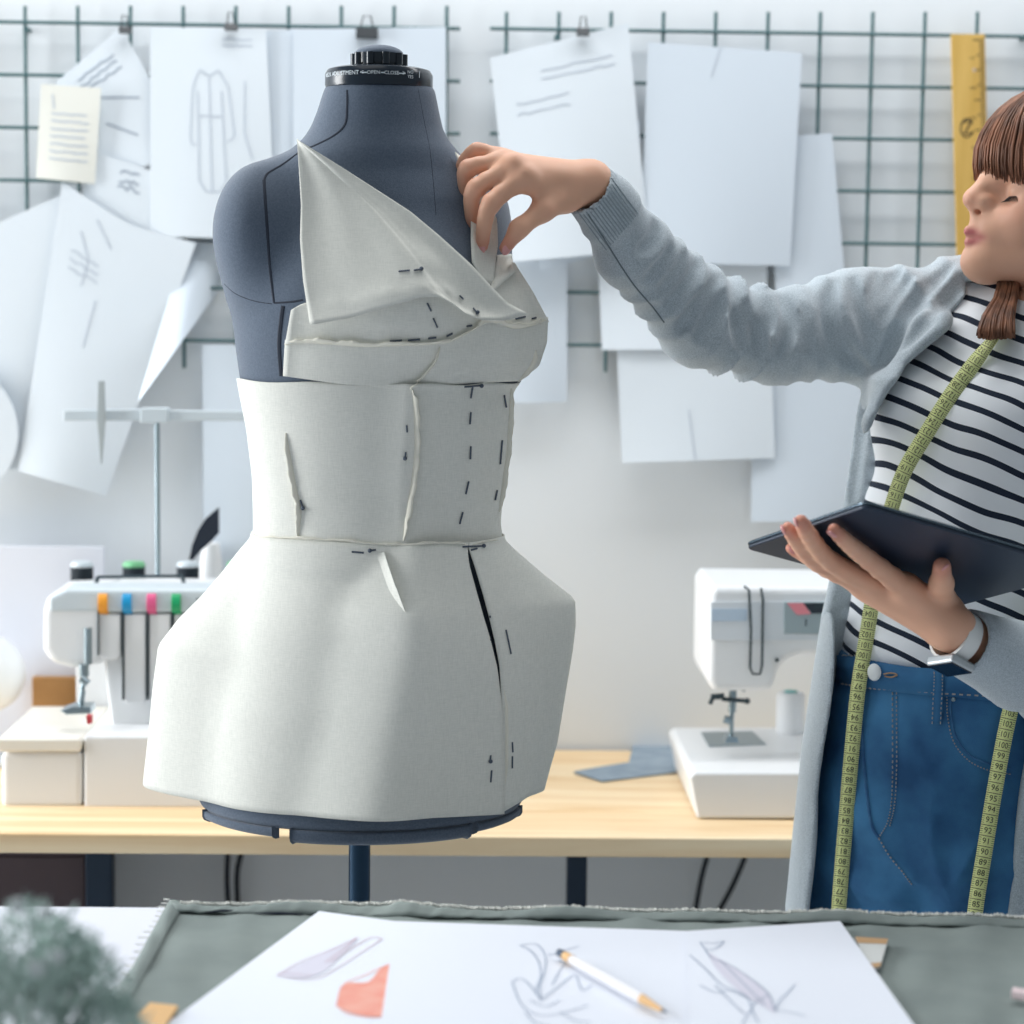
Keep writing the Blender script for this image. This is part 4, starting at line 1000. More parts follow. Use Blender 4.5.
def nail(P,nd,r=.0052,ln=.0072):
    t=P[-1]-P[-2]; t/=np.linalg.norm(t); nd=np.array(nd,float); nd=nd-t*(nd@t); nd/=np.linalg.norm(nd); sd=np.cross(t,nd)
    rot=np.stack([t,sd,nd],1); mb=MB(); mb.ball(P[-1]+t*.0005+nd*.0047,(ln,r,.0022),14,8,rot=rot); mb.build('fingernail',M_nail,bodyw)
nail(hand[0],(-.3,-.8,-.2)); nail(th,(.2,-.9,-.45))
for P in hand2: nail(P,(-.55,-.75,.35))
nail(th2,(.15,-1,.1),.0062,.0085)
# eye lashes and brow of the near eye
M_lash=mat('dark_lash',(44,36,36),.7)
mb=MB(); c=H(.0665,.032,-.003)
for i in range(22):
    t=i/21; an=R(-62+112*t)    # around the eyeball from inner to outer corner
    d0=np.array([math.cos(an)*.93,math.sin(an)*.93,-.36]); d0/=np.linalg.norm(d0)
    p=c+HM@(d0*.0139); tip=p+HM@np.array([d0[0]*.0095,d0[1]*.0095+.0020*(t-.3),-.0062]); mid=(p+tip)/2+HM@np.array([d0[0]*.001,0,-.0014])
    mb.tube([p,mid,tip],[.00042,.00036,.00012],5)
mb.tube([c+HM@(np.array([math.cos(R(a))*.93,math.sin(R(a))*.93,-.34])*.01395) for a in np.linspace(-62,52,16)],.00045,6)
mb.build('eyelashes',M_lash,pw)
# hair: bob with a fringe
rs=random.Random(5); mb=MB(); c0=np.array([-.008,0,.025]); rad=np.array([.096,.078,.088])
def sk(th,az,o): # polar angle from crown, azimuth (0 front, +90 her left)
    return c0+(rad+o)*np.array([math.sin(th)*math.cos(az),math.sin(th)*math.sin(az),math.cos(th)])
def strand(P,r): 
    P=smooth_poly(P,10); n=len(P); mb.tube([H(*q) for q in P],[r*(.5+.5*min(1,i/2))*(1 if i<n-3 else (n-i)/3.2) for i in range(n)],5)
for i in range(420):    # fringe
    a=R(-78+160*(i+rs.random())/420); o=.004+.007*rs.random(); e=1.60+.10*rs.random()+.20*max(0,a-.15)+.05*max(0,-a)
    jit=(rs.random()-.5)*.05
    P=[sk(t,a*(.55+.45*min(1,t/1.2))+jit*t,o+.004*math.sin(t*1.5)) for t in np.linspace(.12,e,7)]
    P[-1]=P[-1]+np.array([-.002,0,0]); strand(P,.0018)
for i in range(420):    # sides and back, hanging to the neck
    a=R(80+200*(i+rs.random())/420); o=.006+.010*rs.random(); jit=(rs.random()-.5)*.08
    P=[sk(t,a+jit*t,o) for t in np.linspace(.10,1.65,6)]; q=P[-1]
    ln=.10+.02*rs.random()
    P+= [q+np.array([.004,0,-ln*.5]), q+np.array([.008+.006*rs.random(),-.006*math.sin(a),-ln])]
    strand(P,.0026)
mb.ball(HO+HM@(c0+np.array([-.006,0,.004])),(rad+np.array([.0,.0,.002])),40,24,rot=HM)
# lock falling forward over the far collar
for i in range(330):
    t=rs.random(); k=rs.random(); P0=H(.050-.035*t,-.066+.01*k,-.045)
    m1=V(998+20*t,286,2.475-.030*k); m2=V(983+31*t,316,2.425-.022*k); e=V(976+36*t+3*rs.random(),331+9*t*(1-t)+7*rs.random(),2.405-.02*k)
    P=smooth_poly([P0,m1,m2,e],10); mb.tube(P,[.0017*(1 if j<9 else .5) for j in range(10)],4)
hair=mb.build('hair',M_hair,pw,angle=180)
# the ellipsoid above is only the scalp layer; clip what would cover the face
me=hair.data
import bmesh
bm=bmesh.new(); bm.from_mesh(me); org=ORG['person']
kill=[]
for vv in bm.verts:
    q=(np.array(vv.co)+ORG[pw.name]-HO)@HM
    if q[0]>.035 and q[2]<.030 and abs(q[1])<.066 and q[2]>-.075 and np.linalg.norm((q-c0-np.array([-.006,0,.004]))/(rad+np.array([0,0,.002])))<1.004: kill.append(vv)
bmesh.ops.delete(bm,geom=kill,context='VERTS'); bm.to_mesh(me); bm.free()
# ------------------------------------------------------------------ striped shirt
def stripe_mat():
    m,nt,b,N,L=new_mat('striped_jersey')
    tc=N.new('ShaderNodeTexCoord'); sx=N.new('ShaderNodeSeparateXYZ'); L.new(tc.outputs['Object'],sx.inputs['Vector'])
    def M(op,a,bb):
        n=N.new('ShaderNodeMath'); n.operation=op
        for i,q in enumerate((a,bb)):
            if q is None: continue
            if isinstance(q,(int,float)): n.inputs[i].default_value=q
            else: L.new(q,n.inputs[i])
        return n.outputs[0]
    nz=N.new('ShaderNodeTexNoise'); nz.inputs['Scale'].default_value=9; nz.inputs['Detail'].default_value=1; L.new(tc.outputs['Object'],nz.inputs['Vector'])
    s=M('ADD',sx.outputs['Z'],M('MULTIPLY',sx.outputs['X'],.43)); s=M('ADD',s,M('MULTIPLY',nz.outputs['Fac'],.022))
    fr=M('FRACT',M('DIVIDE',s,.0262),None); lt=M('LESS_THAN',fr,.29)
    mx=N.new('ShaderNodeMix'); mx.data_type='RGBA'; mx.inputs['A'].default_value=C(236,239,243); mx.inputs['B'].default_value=C(20,34,54); L.new(lt,mx.inputs['Factor']); L.new(mx.outputs['Result'],b.inputs['Base Color'])
    b.inputs['Roughness'].default_value=.9
    n=N.new('ShaderNodeTexNoise'); n.inputs['Scale'].default_value=700; L.new(tc.outputs['Object'],n.inputs['Vector']); bp=N.new('ShaderNodeBump'); bp.inputs['Strength'].default_value=.2; bp.inputs['Distance'].default_value=.001; L.new(n.outputs['Fac'],bp.inputs['Height']); L.new(bp.outputs['Normal'],b.inputs['Normal'])
    return m
M_stripe=stripe_mat()
def shirt_ridge(P):
    # soft folds running down from the raised shoulder and over the waistband
    u=P[...,0]*.8+P[...,2]*.55; z=P[...,2]
    r=.0028*np.sin(u*95+3*np.sin(z*14))*np.clip((1.30-z)/.1,0,1)*np.clip((z-1.0)/.15,.3,1)
    zw=V(900,655,YWM)[2]
    r=r+.006*np.exp(-((z-zw-.022)/.018)**2)*(.6+.4*np.sin(P[...,0]*90+P[...,1]*60))
    return r
SHIRT=[(308,1034,.088,.066),(325,1020,.120,.074),(345,1008,.143,.082),(400,998,.128,.098),(450,986,.126,.102),(500,970,.125,.102),(560,956,.124,.099),(620,948,.124,.098),(650,946,.127,.100),(690,944,.128,.098),(705,943,.126,.096)]
S=SDF(); S.loft(wl(SHIRT),k=.02,rot=LROT,ridge=shirt_ridge)
S.cone(V(1020,318,2.53),V(945,310,2.572),.052,.054,k=.03); S.cone(V(1050,322,2.48),SHL,.052,.054,k=.03)
for s in (-1,1):
    c=V(992,420,YWM)+FW*.068+LT*s*.058; S.ell(c,(.056,.056,.060),k=.05)
S.cone(H(-.03,0,-.06),NB+np.array([0,0,-.02]),.054,.062,k=.006,op='s')
v,f=S.mesh(axis((V(830,500,2.5)[0]-.03,1.0,.004)),axis((2.28,2.72,.004)),axis((V(945,706,2.5)[2]-.01,V(1000,270,2.5)[2],.004)))
v=lap(v,f,2); shirt=put_big('t_shirt',v,f,M_stripe,pw)
# ------------------------------------------------------------------ jeans
M_denim=mat('blue_denim',(62,124,170),.85,rgb2=(24,76,122),nscale=14,bump=.35,bscale=900,lo=.3,hi=.7,detail=8)
M_thr=mat('denim_thread',(150,150,150),.9)
def jean_ridge(P):
    z=P[...,2]; x=P[...,0]; y=P[...,1]
    zc=V(925,870,2.5)[2]; cx=V(925,870,2.5)[0]
    rr=np.hypot(x-cx,(z-zc)); ang=np.arctan2(z-zc,x-cx)
    return .0038*(1-2*np.abs(np.sin(ang*4.5+rr*14))**.7)*np.exp(-((rr-.07)/.06)**2)+.0016*np.sin(z*70+x*40)
JE=[(654,944,.131,.103),(690,943,.137,.107),(750,936,.150,.114),(820,930,.163,.120),(870,929,.160,.118),(925,929,.140,.104)]
S=SDF(); S.loft(wl(JE),k=.02,rot=LROT,ridge=jean_ridge)
for hx,Yh in ((880,2.56),(985,2.455)):
    hip=V(hx,868,Yh); kn=np.array([hip[0],Yh-.01,.46]); an=np.array([hip[0]+.005,Yh+.03,.10])
    S.cone(hip,kn,.090,.064,k=.045); S.cone(kn,an,.064,.052,k=.02)
S.cone(V(919,905,2.375),V(921,960,2.385),.010,.012,k=.03,op='s')
# hollow top so the shirt tucks in
zt_=V(945,654,YWM)[2]
v,f=S.mesh(axis((V(800,800,2.5)[0]-.04,.86,.0045)),axis((2.30,2.74,.0045)),axis((.06,zt_+.02,.0045)))
v=lap(v,f,1); jeans=put_big('jeans',v,f,M_denim,pw)
B_je=bvh_of(jeans)
def jline(pts,r,name,m,off=.0006,n=50,parent=None,dash=False):
    P,N=surf_line(B_je,pts,n,off,fallback=2.45); mb=MB()
    if dash:
        for i in range(0,n-1,2): mb.tube(P[i:i+2],r,5)
    else: mb.tube(P,r,6)
    return mb.build(name,m,parent or jeans)
def jstrip(pts,w,name,m,off=.002,n=24,thick=.002):
    P,N=surf_line(B_je,pts,n,off,fallback=2.45); mb=MB(); mb.strip(P,w,N); o=mb.build(name,m,jeans,angle=180); solid(o,thick,0); return o
M_denim_l=mat('worn_denim_edge',(62,112,156),.85,rgb2=(36,84,130),nscale=60)
band=jstrip([(838,668),(850,671),(870,675),(900,679),(930,682),(960,684),(1000,688),(1040,690)],.031,'waistband',M_denim,.0016,40)
jline([(843,684),(870,688),(905,691),(950,694),(1000,697),(1040,700)],.0010,'stitching',M_thr,.0022,70,dash=True)
jline([(845,657),(870,659.5),(905,663),(950,667),(1000,671)],.0009,'stitching',M_thr,.0042,70,dash=True)
jline([(862,690),(862,720),(864,760),(868,800),(872,825),(879,838)],.0020,'fly_edge',M_denim_l,.0005,40)
jline([(893,692),(893,730),(893,770),(892,800),(888,822),(879,838)],.0008,'stitching',M_thr,.0012,70,dash=True)
jline([(897,692),(897,730),(897,770),(895,804),(890,826)],.0008,'stitching',M_thr,.0012,70,dash=True)
jline([(879,838),(890,856),(903,872),(912,884)],.0010,'stitching',M_thr,.0010,30,dash=True)
jline([(951,695),(951,715),(957,738),(970,755),(990,764),(1010,768)],.0010,'pocket_edge',M_denim_l,.0012,40)
jline([(947,696),(948,718),(954,742),(968,760),(988,770),(1010,774)],.0008,'stitching',M_thr,.0012,70,dash=True)
bl=jstrip([(939.5,666),(939,690),(938,724)],.0115,'belt_loop',M_denim,.0055,14,.0025)
jline([(935.5,668),(935,690),(934,723)],.0007,'stitching',M_thr,.0078,30,dash=True); jline([(943.5,668),(943,690),(942,723)],.0007,'stitching',M_thr,.0078,30,dash=True)
P,N=cast(B_je,877.5,672)
mb=MB(); nn=N; a=np.array([0,0,1.]); a=a-nn*(a@nn); a/=np.linalg.norm(a); s_=np.cross(a,nn)
mb.ball(P+nn*.0058,(.0102,.0102,.0032),24,10,rot=np.stack([s_,a,nn],1)); mb.build('button',mat('white_metal_button',(222,226,228),.35),jeans)
jline([(886,674),(893,673),(899,675),(893,677),(887,676)],.0009,'buttonhole',mat('buttonhole_thread',(160,132,104),.9),.0042,20)
P,N=cast(B_je,953.5,699.5); mb=MB(); mb.ball(P+N*.0012,.0026,12,8); mb.build('rivet',M_steel,jeans)
# shoes
M_shoe=mat('white_shoe',(226,226,222),.6)
for hx,Yh in ((880,2.56),(985,2.455)):
    hip=V(hx,850,Yh); a=np.array([hip[0]+.005,Yh+.03,.045]); S=SDF(); S.cone(a,a+FW*.15+np.array([0,0,-.005]),.046,.038,k=.02); S.ell(a+np.array([0,0,.02]),.048,k=.02)
    S.raw(lambda P: P[...,2],[a[0]-.3,a[1]-.3,-.2],[a[0]+.3,a[1]+.3,0.0],.004)
    v,f=S.mesh(axis((a[0]-.2,a[0]+.1,.006)),axis((a[1]-.22,a[1]+.1,.006)),axis((-.03,.16,.006))); put_big('shoe',v,f,M_shoe,pw)
# ------------------------------------------------------------------ cardigan
def cardi_mat(nm,ribs=False):
    m,nt,b,N,L=new_mat(nm)
    tc=N.new('ShaderNodeTexCoord'); n=N.new('ShaderNodeTexNoise'); n.inputs['Scale'].default_value=800; n.inputs['Detail'].default_value=3; L.new(tc.outputs['Object'],n.inputs['Vector'])
    r=N.new('ShaderNodeValToRGB'); r.color_ramp.elements[0].position=.36; r.color_ramp.elements[0].color=C(156,168,176); r.color_ramp.elements[1].position=.64; r.color_ramp.elements[1].color=C(192,202,209)
    L.new(n.outputs['Fac'],r.inputs['Fac']); L.new(r.outputs['Color'],b.inputs['Base Color']); b.inputs['Roughness'].default_value=.95
    b.inputs['Sheen Weight'].default_value=.3
    bp=N.new('ShaderNodeBump'); bp.inputs['Strength'].default_value=.35; bp.inputs['Distance'].default_value=.001; L.new(n.outputs['Fac'],bp.inputs['Height']); L.new(bp.outputs['Normal'],b.inputs['Normal'])
    return m
M_card=cardi_mat('grey_heather_knit')
def ridg(P,t,ax,lam,amp,t0,t1,ph=0,slant=.6):
    """soft sharp-topped folds across a sleeve"""
    s=t/lam*2*math.pi+ph+slant*np.sin(P[...,2]*40+P[...,0]*30)+.8*np.sin(P[...,2]*17)
    w=np.clip((t-t0)/.10,0,1)*np.clip((t1-t)/.10,0,1)
    return amp*w*(1-2*np.abs(np.sin(s/2))**.7)
S=SDF()
xl=[(283,985),(315,962),(335,936),(355,912),(382,893),(410,879),(450,866),(500,857),(560,852),(640,845),(700,838),(800,826),(912,818),(1000,812)]
xr=[(283,1200),(600,1130),(690,1028),(740,1016),(800,1004),(912,990),(1000,984)]
CK=[(345,925,1140,.125),(378,866,1140,.135),(420,857,1135,.150),(480,849,1125,.150),(560,836,1116,.150),(620,823,1114,.152),(750,805,1114,.160),(910,789,1120,.165),(1010,782,1124,.17)]
keys=[]
for y,l,r,b in CK:
    a=V(l,y,YWM+.02);c=V(r,y,YWM+.02); keys.append(((a[2]+c[2])/2,(a[0]+c[0])/2,YWM+.01,(c[0]-a[0])/2,b))
def body_ridge(P):
    z=P[...,2]; x=P[...,0]; xa=np.interp(z,[k[0] for k in sorted(keys)],[k[1]-k[3] for k in sorted(keys)])
    return .003*np.sin((x-xa)*120+2*np.sin(z*3))*np.clip((1.2-z)/.3,0,1)
S.loft(keys,k=.03,ridge=body_ridge,exp=2.3)
S.cone(V(935,335,2.475),V(881,425,2.445),.032,.015,k=.035); S.cone(V(881,425,2.445),V(864,530,2.45),.015,.006,k=.02)
# shoulder yoke
def yoke(P,t):
    u=P[...,0]*.80+P[...,2]*.60
    return .0052*(1-2*np.abs(np.sin(u*62+2.0*np.sin(P[...,0]*14)))**.8)*np.clip((P[...,0]-V(872,300,2.57)[0])/.03,0,1)
S.cone(V(882,322,2.57),V(975,300,2.545),.062,.052,k=.03,ridge=yoke)
S.cone(V(975,300,2.545),V(1040,312,2.55),.050,.05,k=.03)
S.cone(V(1040,312,2.55),V(1128,350,2.43),.052,.060,k=.03)
# raised sleeve
UA=[V(890,326,2.575),V(850,326,2.57),V(775,338,2.55),V(704,320,2.525)]
S.cone(UA[0],UA[1],.064,.0640,k=.02)
S.cone(UA[1],UA[2],.0640,.0545,k=.02,ridge=lambda P,t: ridg(P,t,0,.32,.0032,.02,1.2))
S.cone(UA[2],UA[3],.0545,.0555,k=.02,ridge=lambda P,t: ridg(P,t,0,.34,.0080,-.2,1.15,1.0,1.0))
FA=[UA[3],V(633,250,2.455),V(606,206,2.415),V(589,189,2.397)]
S.cone(FA[0],FA[1],.0555,.0430,k=.02,ridge=lambda P,t: ridg(P,t,0,.24,.0032,-.2,.95,.5,1.0))
S.cone(FA[1],FA[2],.0430,.0345,k=.016,ridge=lambda P,t: ridg(P,t,0,.9,.003,.0,1.1))
S.cone(FA[2],FA[3],.0345,.0325,k=.01)
# lower sleeve
SL0=V(962,641,2.213)
S.cone(SHL,ELL,.062,.055,k=.02); S.cone(ELL,V(1012,663,2.265),.056,.0455,k=.02,ridge=lambda P,t: ridg(P,t,0,.3,.004,.0,1.1)); S.cone(V(1012,663,2.265),SL0,.0455,.0360,k=.01)
# cut: front opening, cuffs, armhole seam
zs=lambda rows:[V(0,y,2.42)[2] for y,_ in rows][::-1]; xs_=lambda rows:[V(x,y,2.42)[0] for y,x in rows][::-1]
zl_,xl_,zr_,xr_=zs(xl),xs_(xl),zs(xr),xs_(xr); ztop=V(985,281,2.45)[2]
def opening(P):
    z=P[...,2]; a=np.interp(z,zl_,xl_); b=np.interp(z,zr_,xr_); wz=.0012*np.sin(z*34)
    return np.maximum.reduce([a+wz-P[...,0],P[...,0]-b,P[...,1]-2.535,z-ztop,2.34-(P[...,1]+np.clip((P[...,0]-V(930,600,2.3)[0])*10,0,1)*0+0.2)])
# the opening must spare the lower sleeve: applied before it
ops=S.ops; sleeve_ops=ops[-3:]; del ops[-3:]
S.raw(opening,[.3,2.1,.4],[1.1,2.54,1.5],.016)
S.cone(H(-.03,0,-.06),NB+np.array([0,0,-.01]),.056,.070,k=.006,op='s')
S.ell(V(1040,306,2.46),(.042,.05,.05),k=.02,op='s')
ops+=sleeve_ops
d=FA[3]-FA[2]; d/=np.linalg.norm(d); S.cone(FA[3]-d*.035,FA[3]+d*.06,.0270,.0300,k=.002,op='s')
def cuffcut(P): 
    q=P-(FA[3]+d*.004); return -(q@d)
S.raw(lambda P: np.maximum(-((P-(FA[3]+d*.002))@d),np.linalg.norm(P-FA[3],axis=-1)-.06),FA[3]-.06,FA[3]+.06,.002)
d2=SL0-V(1012,663,2.265); d2/=np.linalg.norm(d2); S.cone(SL0-d2*.03,SL0+d2*.06,.0300,.0320,k=.002,op='s')
S.raw(lambda P: np.maximum(-((P-(SL0+d2*.0))@d2),np.linalg.norm(P-SL0,axis=-1)-.06),SL0-.06,SL0+.06,.002)
# first pass without creases finds the surface, second pass presses them in
CAX=(axis((V(565,200,2.4)[0]-.02,1.02,.0036)),axis((2.18,2.74,.0036)),axis((V(800,1005,2.5)[2]-.01,V(590,150,2.4)[2]+.02,.0036)))
v,f=S.mesh(axis((V(565,200,2.4)[0]-.02,1.02,.007)),axis((2.18,2.74,.007)),axis((1.0,V(590,150,2.4)[2]+.02,.007)))
B0=BVHTree.FromPolygons([tuple(p) for p in v],[[int(i) for i in q] for q in f])
CREASE=[([(734,272),(722,300),(712,318),(700,338)],.0042),([(751,279),(750,300),(748,318),(741,345)],.0036),([(725,268),(708,293),(692,313),(680,331)],.0030),
 ([(704,250),(690,280),(668,306)],.0020),([(766,284),(768,313),(757,346)],.0026),([(735,313),(746,352)],.0022),([(755,322),(764,357)],.0020),
 ([(648,212),(657,222),(653,240),(640,252)],.0022),([(676,232),(668,258),(648,280)],.0016),([(690,243),(682,268),(660,294)],.0018),([(783,296),(790,322),(782,356)],.0016),
 ([(833,277),(829,299),(832,328),(843,352),(864,370)],.0040),([(853,279),(859,304),(866,325),(871,346)],.0030),([(878,273),(875,295),(879,318)],.0024),
 ([(925,259),(903,284),(884,316),(873,352)],.0028),([(950,266),(915,302),(890,348),(868,398)],.0034),([(963,278),(942,304),(910,338),(893,362)],.0034),([(900,266),(888,284),(882,300)],.0018),
 ([(866,398),(858,440),(852,500)],.0020)]
for pts,r in CREASE:
    P=smooth_poly(pts,18); Q=[]
    for x,y in P:
        d_r=ray(x,y); h=B0.ray_cast(Vector(CAMLOC),Vector(d_r))
        if h[0] is not None and abs(np.dot(np.array(h[1]),d_r)/np.linalg.norm(d_r))>.42: Q.append(np.array(h[0])+d_r/np.linalg.norm(d_r)*r*.35)
    if len(Q)>3:
        n_=len(Q); S.chain(Q,[1.6*r*(.25+.75*math.sin(math.pi*(i+.6)/(n_+.2))) for i in range(n_)],k=.012,op='s')
v,f=S.mesh(*CAX)
v=lap(v,f,1,.3); card=put_big('cardigan',v,f,M_card,pw)
B_ca=bvh_of(card)
# ribbed cuff lines and seam
def cline(pts,r,name,m,n=40,off=.0002,fb=2.4):
    P,N=surf_line(B_ca,pts,n,off,fallback=fb); mb=MB(); mb.tube(P,r,5); return mb.build(name,m,card)
M_rib=mat('cardigan_rib',(146,158,166),.95)
mb=MB()
dirf=np.array([633-600,250-200.]); dirf/=np.linalg.norm(dirf)
for i in range(15):
    u=i/14; x0,y0=607-35*u*.9,172+38*u*.95
    P,N=surf_line(B_ca,[(x0+2,y0+3),(x0+16,y0+22),(x0+31,y0+42)],12,.0001,fallback=2.4)
    ok=True
    mb.tube(P,.0008,5)
mb.build('ribbing',M_rib,card)
cline([(588,214),(600,232),(616,258),(634,285),(652,306),(664,322)],.0010,'sleeve_seam',mat('cardigan_seam',(112,124,132),.95))
# light turned inside of the lower cuff
# ------------------------------------------------------------------ watch
M_band=mat('white_silicone',(228,230,228),.45); M_alu=mat('silver_case',(196,202,206),.3,metal=.8); M_glass=mat('watch_glass',(16,30,46),.08)
wt=bpy.data.objects.new('wristwatch',None); COL.objects.link(wt); wt.parent=pw; ORG[wt.name]=ORG[pw.name]
ax_=(WL-wr2); ax_=V(968,641,2.220)-V(944,628,2.205); ax_/=np.linalg.norm(ax_)
cW=V(956,636,2.212); nrm=np.array([-.58,-.58,-.58]); nrm=nrm-ax_*(nrm@ax_); nrm/=np.linalg.norm(nrm); sdw=np.cross(ax_,nrm)
rw=.0262; mb=MB(); vv=[];ns=40
for k in range(ns):
    t=2*math.pi*k/ns; rd=nrm*math.cos(t)+sdw*math.sin(t)*1.0
    for (rr3,o) in ((rw,-.010),(rw+.0030,-.0095),(rw+.0030,.0095),(rw,.010)): vv.append(cW+rd*rr3+ax_*o)
mb.add(vv,[(4*k+q,4*((k+1)%ns)+q,4*((k+1)%ns)+(q+1)%4,4*k+(q+1)%4) for k in range(ns) for q in range(4)]); mb.build('strap',M_band,wt,angle=50)
def obox(mb,c,ex,ey,ez,a,b,cc):
    v=[c+ex*sx*a+ey*sy*b+ez*sz*cc for sz in (-1,1) for sx,sy in ((-1,-1),(1,-1),(1,1),(-1,1))]
    fs=[(0,3,2,1),(4,5,6,7),(0,1,5,4),(1,2,6,5),(2,3,7,6),(3,0,4,7)]
    if np.dot(np.cross(ex,ey),ez)<0: fs=[q[::-1] for q in fs]
    mb.add(v,fs)
cc=cW+nrm*(rw+.0065)
mb=MB(); obox(mb,cc,ax_,sdw,nrm,.0170,.0195,.0052); bevel(mb.build('case',M_alu,wt,smooth=False),.003,3)
mb=MB(); obox(mb,cc+nrm*.0052,ax_,sdw,nrm,.0150,.0175,.0008); bevel(mb.build('glass',M_glass,wt,smooth=False),.0006,2)
mb=MB(); q=cc+ax_*.0172; mb.tube([q,q+ax_*.0022],.0032,14); mb.build('crown',M_alu,wt)
# ------------------------------------------------------------------ tablet
M_tab=mat('dark_slate_metal',(28,44,64),.42,metal=.1); M_rim=mat('tablet_rim',(96,112,124),.25,metal=.8); M_scr=mat('tablet_screen',(12,18,26),.06)
ex=tB-tL; lx=np.linalg.norm(ex); ex/=lx; ey=tT-tL; ey=ey-ex*(ey@ex); ly=np.linalg.norm(tT-tL); ey/=np.linalg.norm(ey); ez=np.cross(ex,ey)
if ez@np.array([0,-1,-.3])<0: ez=-ez       # ez: towards the back cover (the side we see)
cen=(tB+tT)/2
tt=thing('tablet','dark slate tablet held tilted on her open hand in front of the striped shirt','tablet',cen)
def slab(a,b,r,z0,z1):
    pts=[]
    for sx,sy,t0 in ((1,1,0),(-1,1,90),(-1,-1,180),(1,-1,270)):
        for k in range(7):
            t=R(t0+15*k); pts.append((sx*(a-r)+r*math.cos(t),sy*(b-r)+r*math.sin(t)))
    n=len(pts); v=[cen+ex*x+ey*y+ez*z0 for x,y in pts]+[cen+ex*x+ey*y+ez*z1 for x,y in pts]
    f=[tuple(range(n-1,-1,-1)),tuple(range(n,2*n))]+[(i,(i+1)%n,(i+1)%n+n,i+n) for i in range(n)]
    if np.dot(np.cross(ex,ey),ez)<0: f=[q[::-1] for q in f]
    return v,f
mb=MB(); mb.add(*slab(lx/2-.001,ly/2-.001,.009,-.0040,.0)); bevel(mb.build('back_cover',M_tab,tt,smooth=False),.0015,3)
mb=MB(); mb.add(*slab(lx/2,ly/2,.010,-.0065,-.0040)); bevel(mb.build('rim',M_rim,tt,smooth=False),.0008,2)
mb=MB(); mb.add(*slab(lx/2-.002,ly/2-.002,.009,-.0075,-.0066)); mb.build('screen',M_scr,tt,smooth=False)
mb=MB(); q=cen+ex*(lx*.36)+ey*(ly*.40)-ez*.0001; mb.tube([q,q+ez*.0006],.004,18); mb.build('camera_lens',M_scr,tt)
# ------------------------------------------------------------------ measuring tape round the neck
M_tape=mat('lime_tape',(232,238,166),.6); M_tink=mat('tape_ink',(58,66,52),.7); M_tape2=mat('tape_edge_print',(120,130,70),.7)
mt_=thing('measuring_tape','lime green measuring tape hanging round her neck over the striped shirt and jeans','measuring tape',V(900,700,2.36))
B_bodyc=bvh_of(shirt,jeans)
def drape(pts,n,off,win=9):
    P=smooth_poly(pts,n); D=[]
    for x,y in P:
        h,_=cast(B_bodyc,x,y); D.append(np.nan if h is None else h[1])
    D=np.array(D); i=np.arange(n); ok=~np.isnan(D); D=np.interp(i,i[ok],D[ok])
    E=np.array([D[max(0,k-win):k+win+1].min() for k in range(n)])
    E=np.array([E[max(0,k-win):k+win+1].mean() for k in range(n)])
    return np.array([V(P[k,0],P[k,1],min(E[k],D[k])-off) for k in range(n)])
Lp=drape([(995,336),(975,362),(950,396),(925,436),(905,470),(892,506),(882,545),(874,590),(866,640),(858,690),(851,760),(845,830),(839,905),(836,960)],120,.0075)
Rp=drape([(1030,640),(1016,690),(1010,712),(1003,745),(993,800),(984,855),(976,905),(970,960)],70,.0075)
Rp[:14]=Rp[14]+(Rp[:14]-Rp[14])*np.array([1,1,1])
nape=[V(1012,300,2.47),V(1035,285,2.57),H(-.09,.02,-.115),H(-.075,.068,-.13),V(1100,345,2.385),V(1090,470,2.34),V(1062,560,2.335)]
full=np.vstack([Lp[::-1],smooth_poly([Lp[0]]+nape+[Rp[0]],60)[1:-1],Rp])
d_=np.r_[0,np.cumsum(np.linalg.norm(np.diff(full,axis=0),axis=1))]
ss=np.arange(0,d_[-1],.006); P=np.stack([np.interp(ss,d_,full[:,k]) for k in range(3)],1); n=len(P)
# width direction: horizontal-ish on the front, blended round the neck
Nn=[]
for i in range(n):
    t=P[min(i+1,n-1)]-P[max(i-1,0)]; t/=np.linalg.norm(t)
    face=np.array([-.28,-1.0,.05]); out=P[i]-np.array([HO[0]+.03,2.50,P[i][2]]); out[2]=.25*np.linalg.norm(out)
    wgt=1.0 if P[i][2]<V(0,345,2.4)[2] and P[i][1]<2.46 else 0.0
    nn=face if wgt else out/np.linalg.norm(out)
    nn=nn-t*(nn@t); Nn.append(nn/np.linalg.norm(nn))
Nn=np.array(Nn)
for _ in range(6):
    Nn=(np.vstack([Nn[:1],Nn[:-1]])+Nn+np.vstack([Nn[1:],Nn[-1:]]))/3; Nn/=np.linalg.norm(Nn,axis=1)[:,None]
TW=.0175; mb=MB(); mb.strip(P,TW,Nn); strap=mb.build('strap',M_tape,mt_,angle=180); solid(strap,.0006,-1)
sd_=[]
for i in range(n):
    t=P[min(i+1,n-1)]-P[max(i-1,0)]; t/=np.linalg.norm(t); s1=np.cross(Nn[i],t); sd_.append(s1/np.linalg.norm(s1))
sd_=np.array(sd_); tg=np.gradient(P,axis=0); tg/=np.linalg.norm(tg,axis=1)[:,None]
def on(s,u,off=.0007):
    i=min(s/.006,n-1.001); k=int(i); a=i-k
    return (P[k]*(1-a)+P[k+1]*a)+(sd_[k]*(1-a)+sd_[k+1]*a)*u+(Nn[k]*(1-a)+Nn[k+1]*a)*off
top_s=np.interp(len(Lp)-1,np.arange(len(d_)),d_); rs0=np.interp(len(Lp)+58,np.arange(len(d_)),d_)
mbt=MB(); mbn=MB(); STEP=.0122
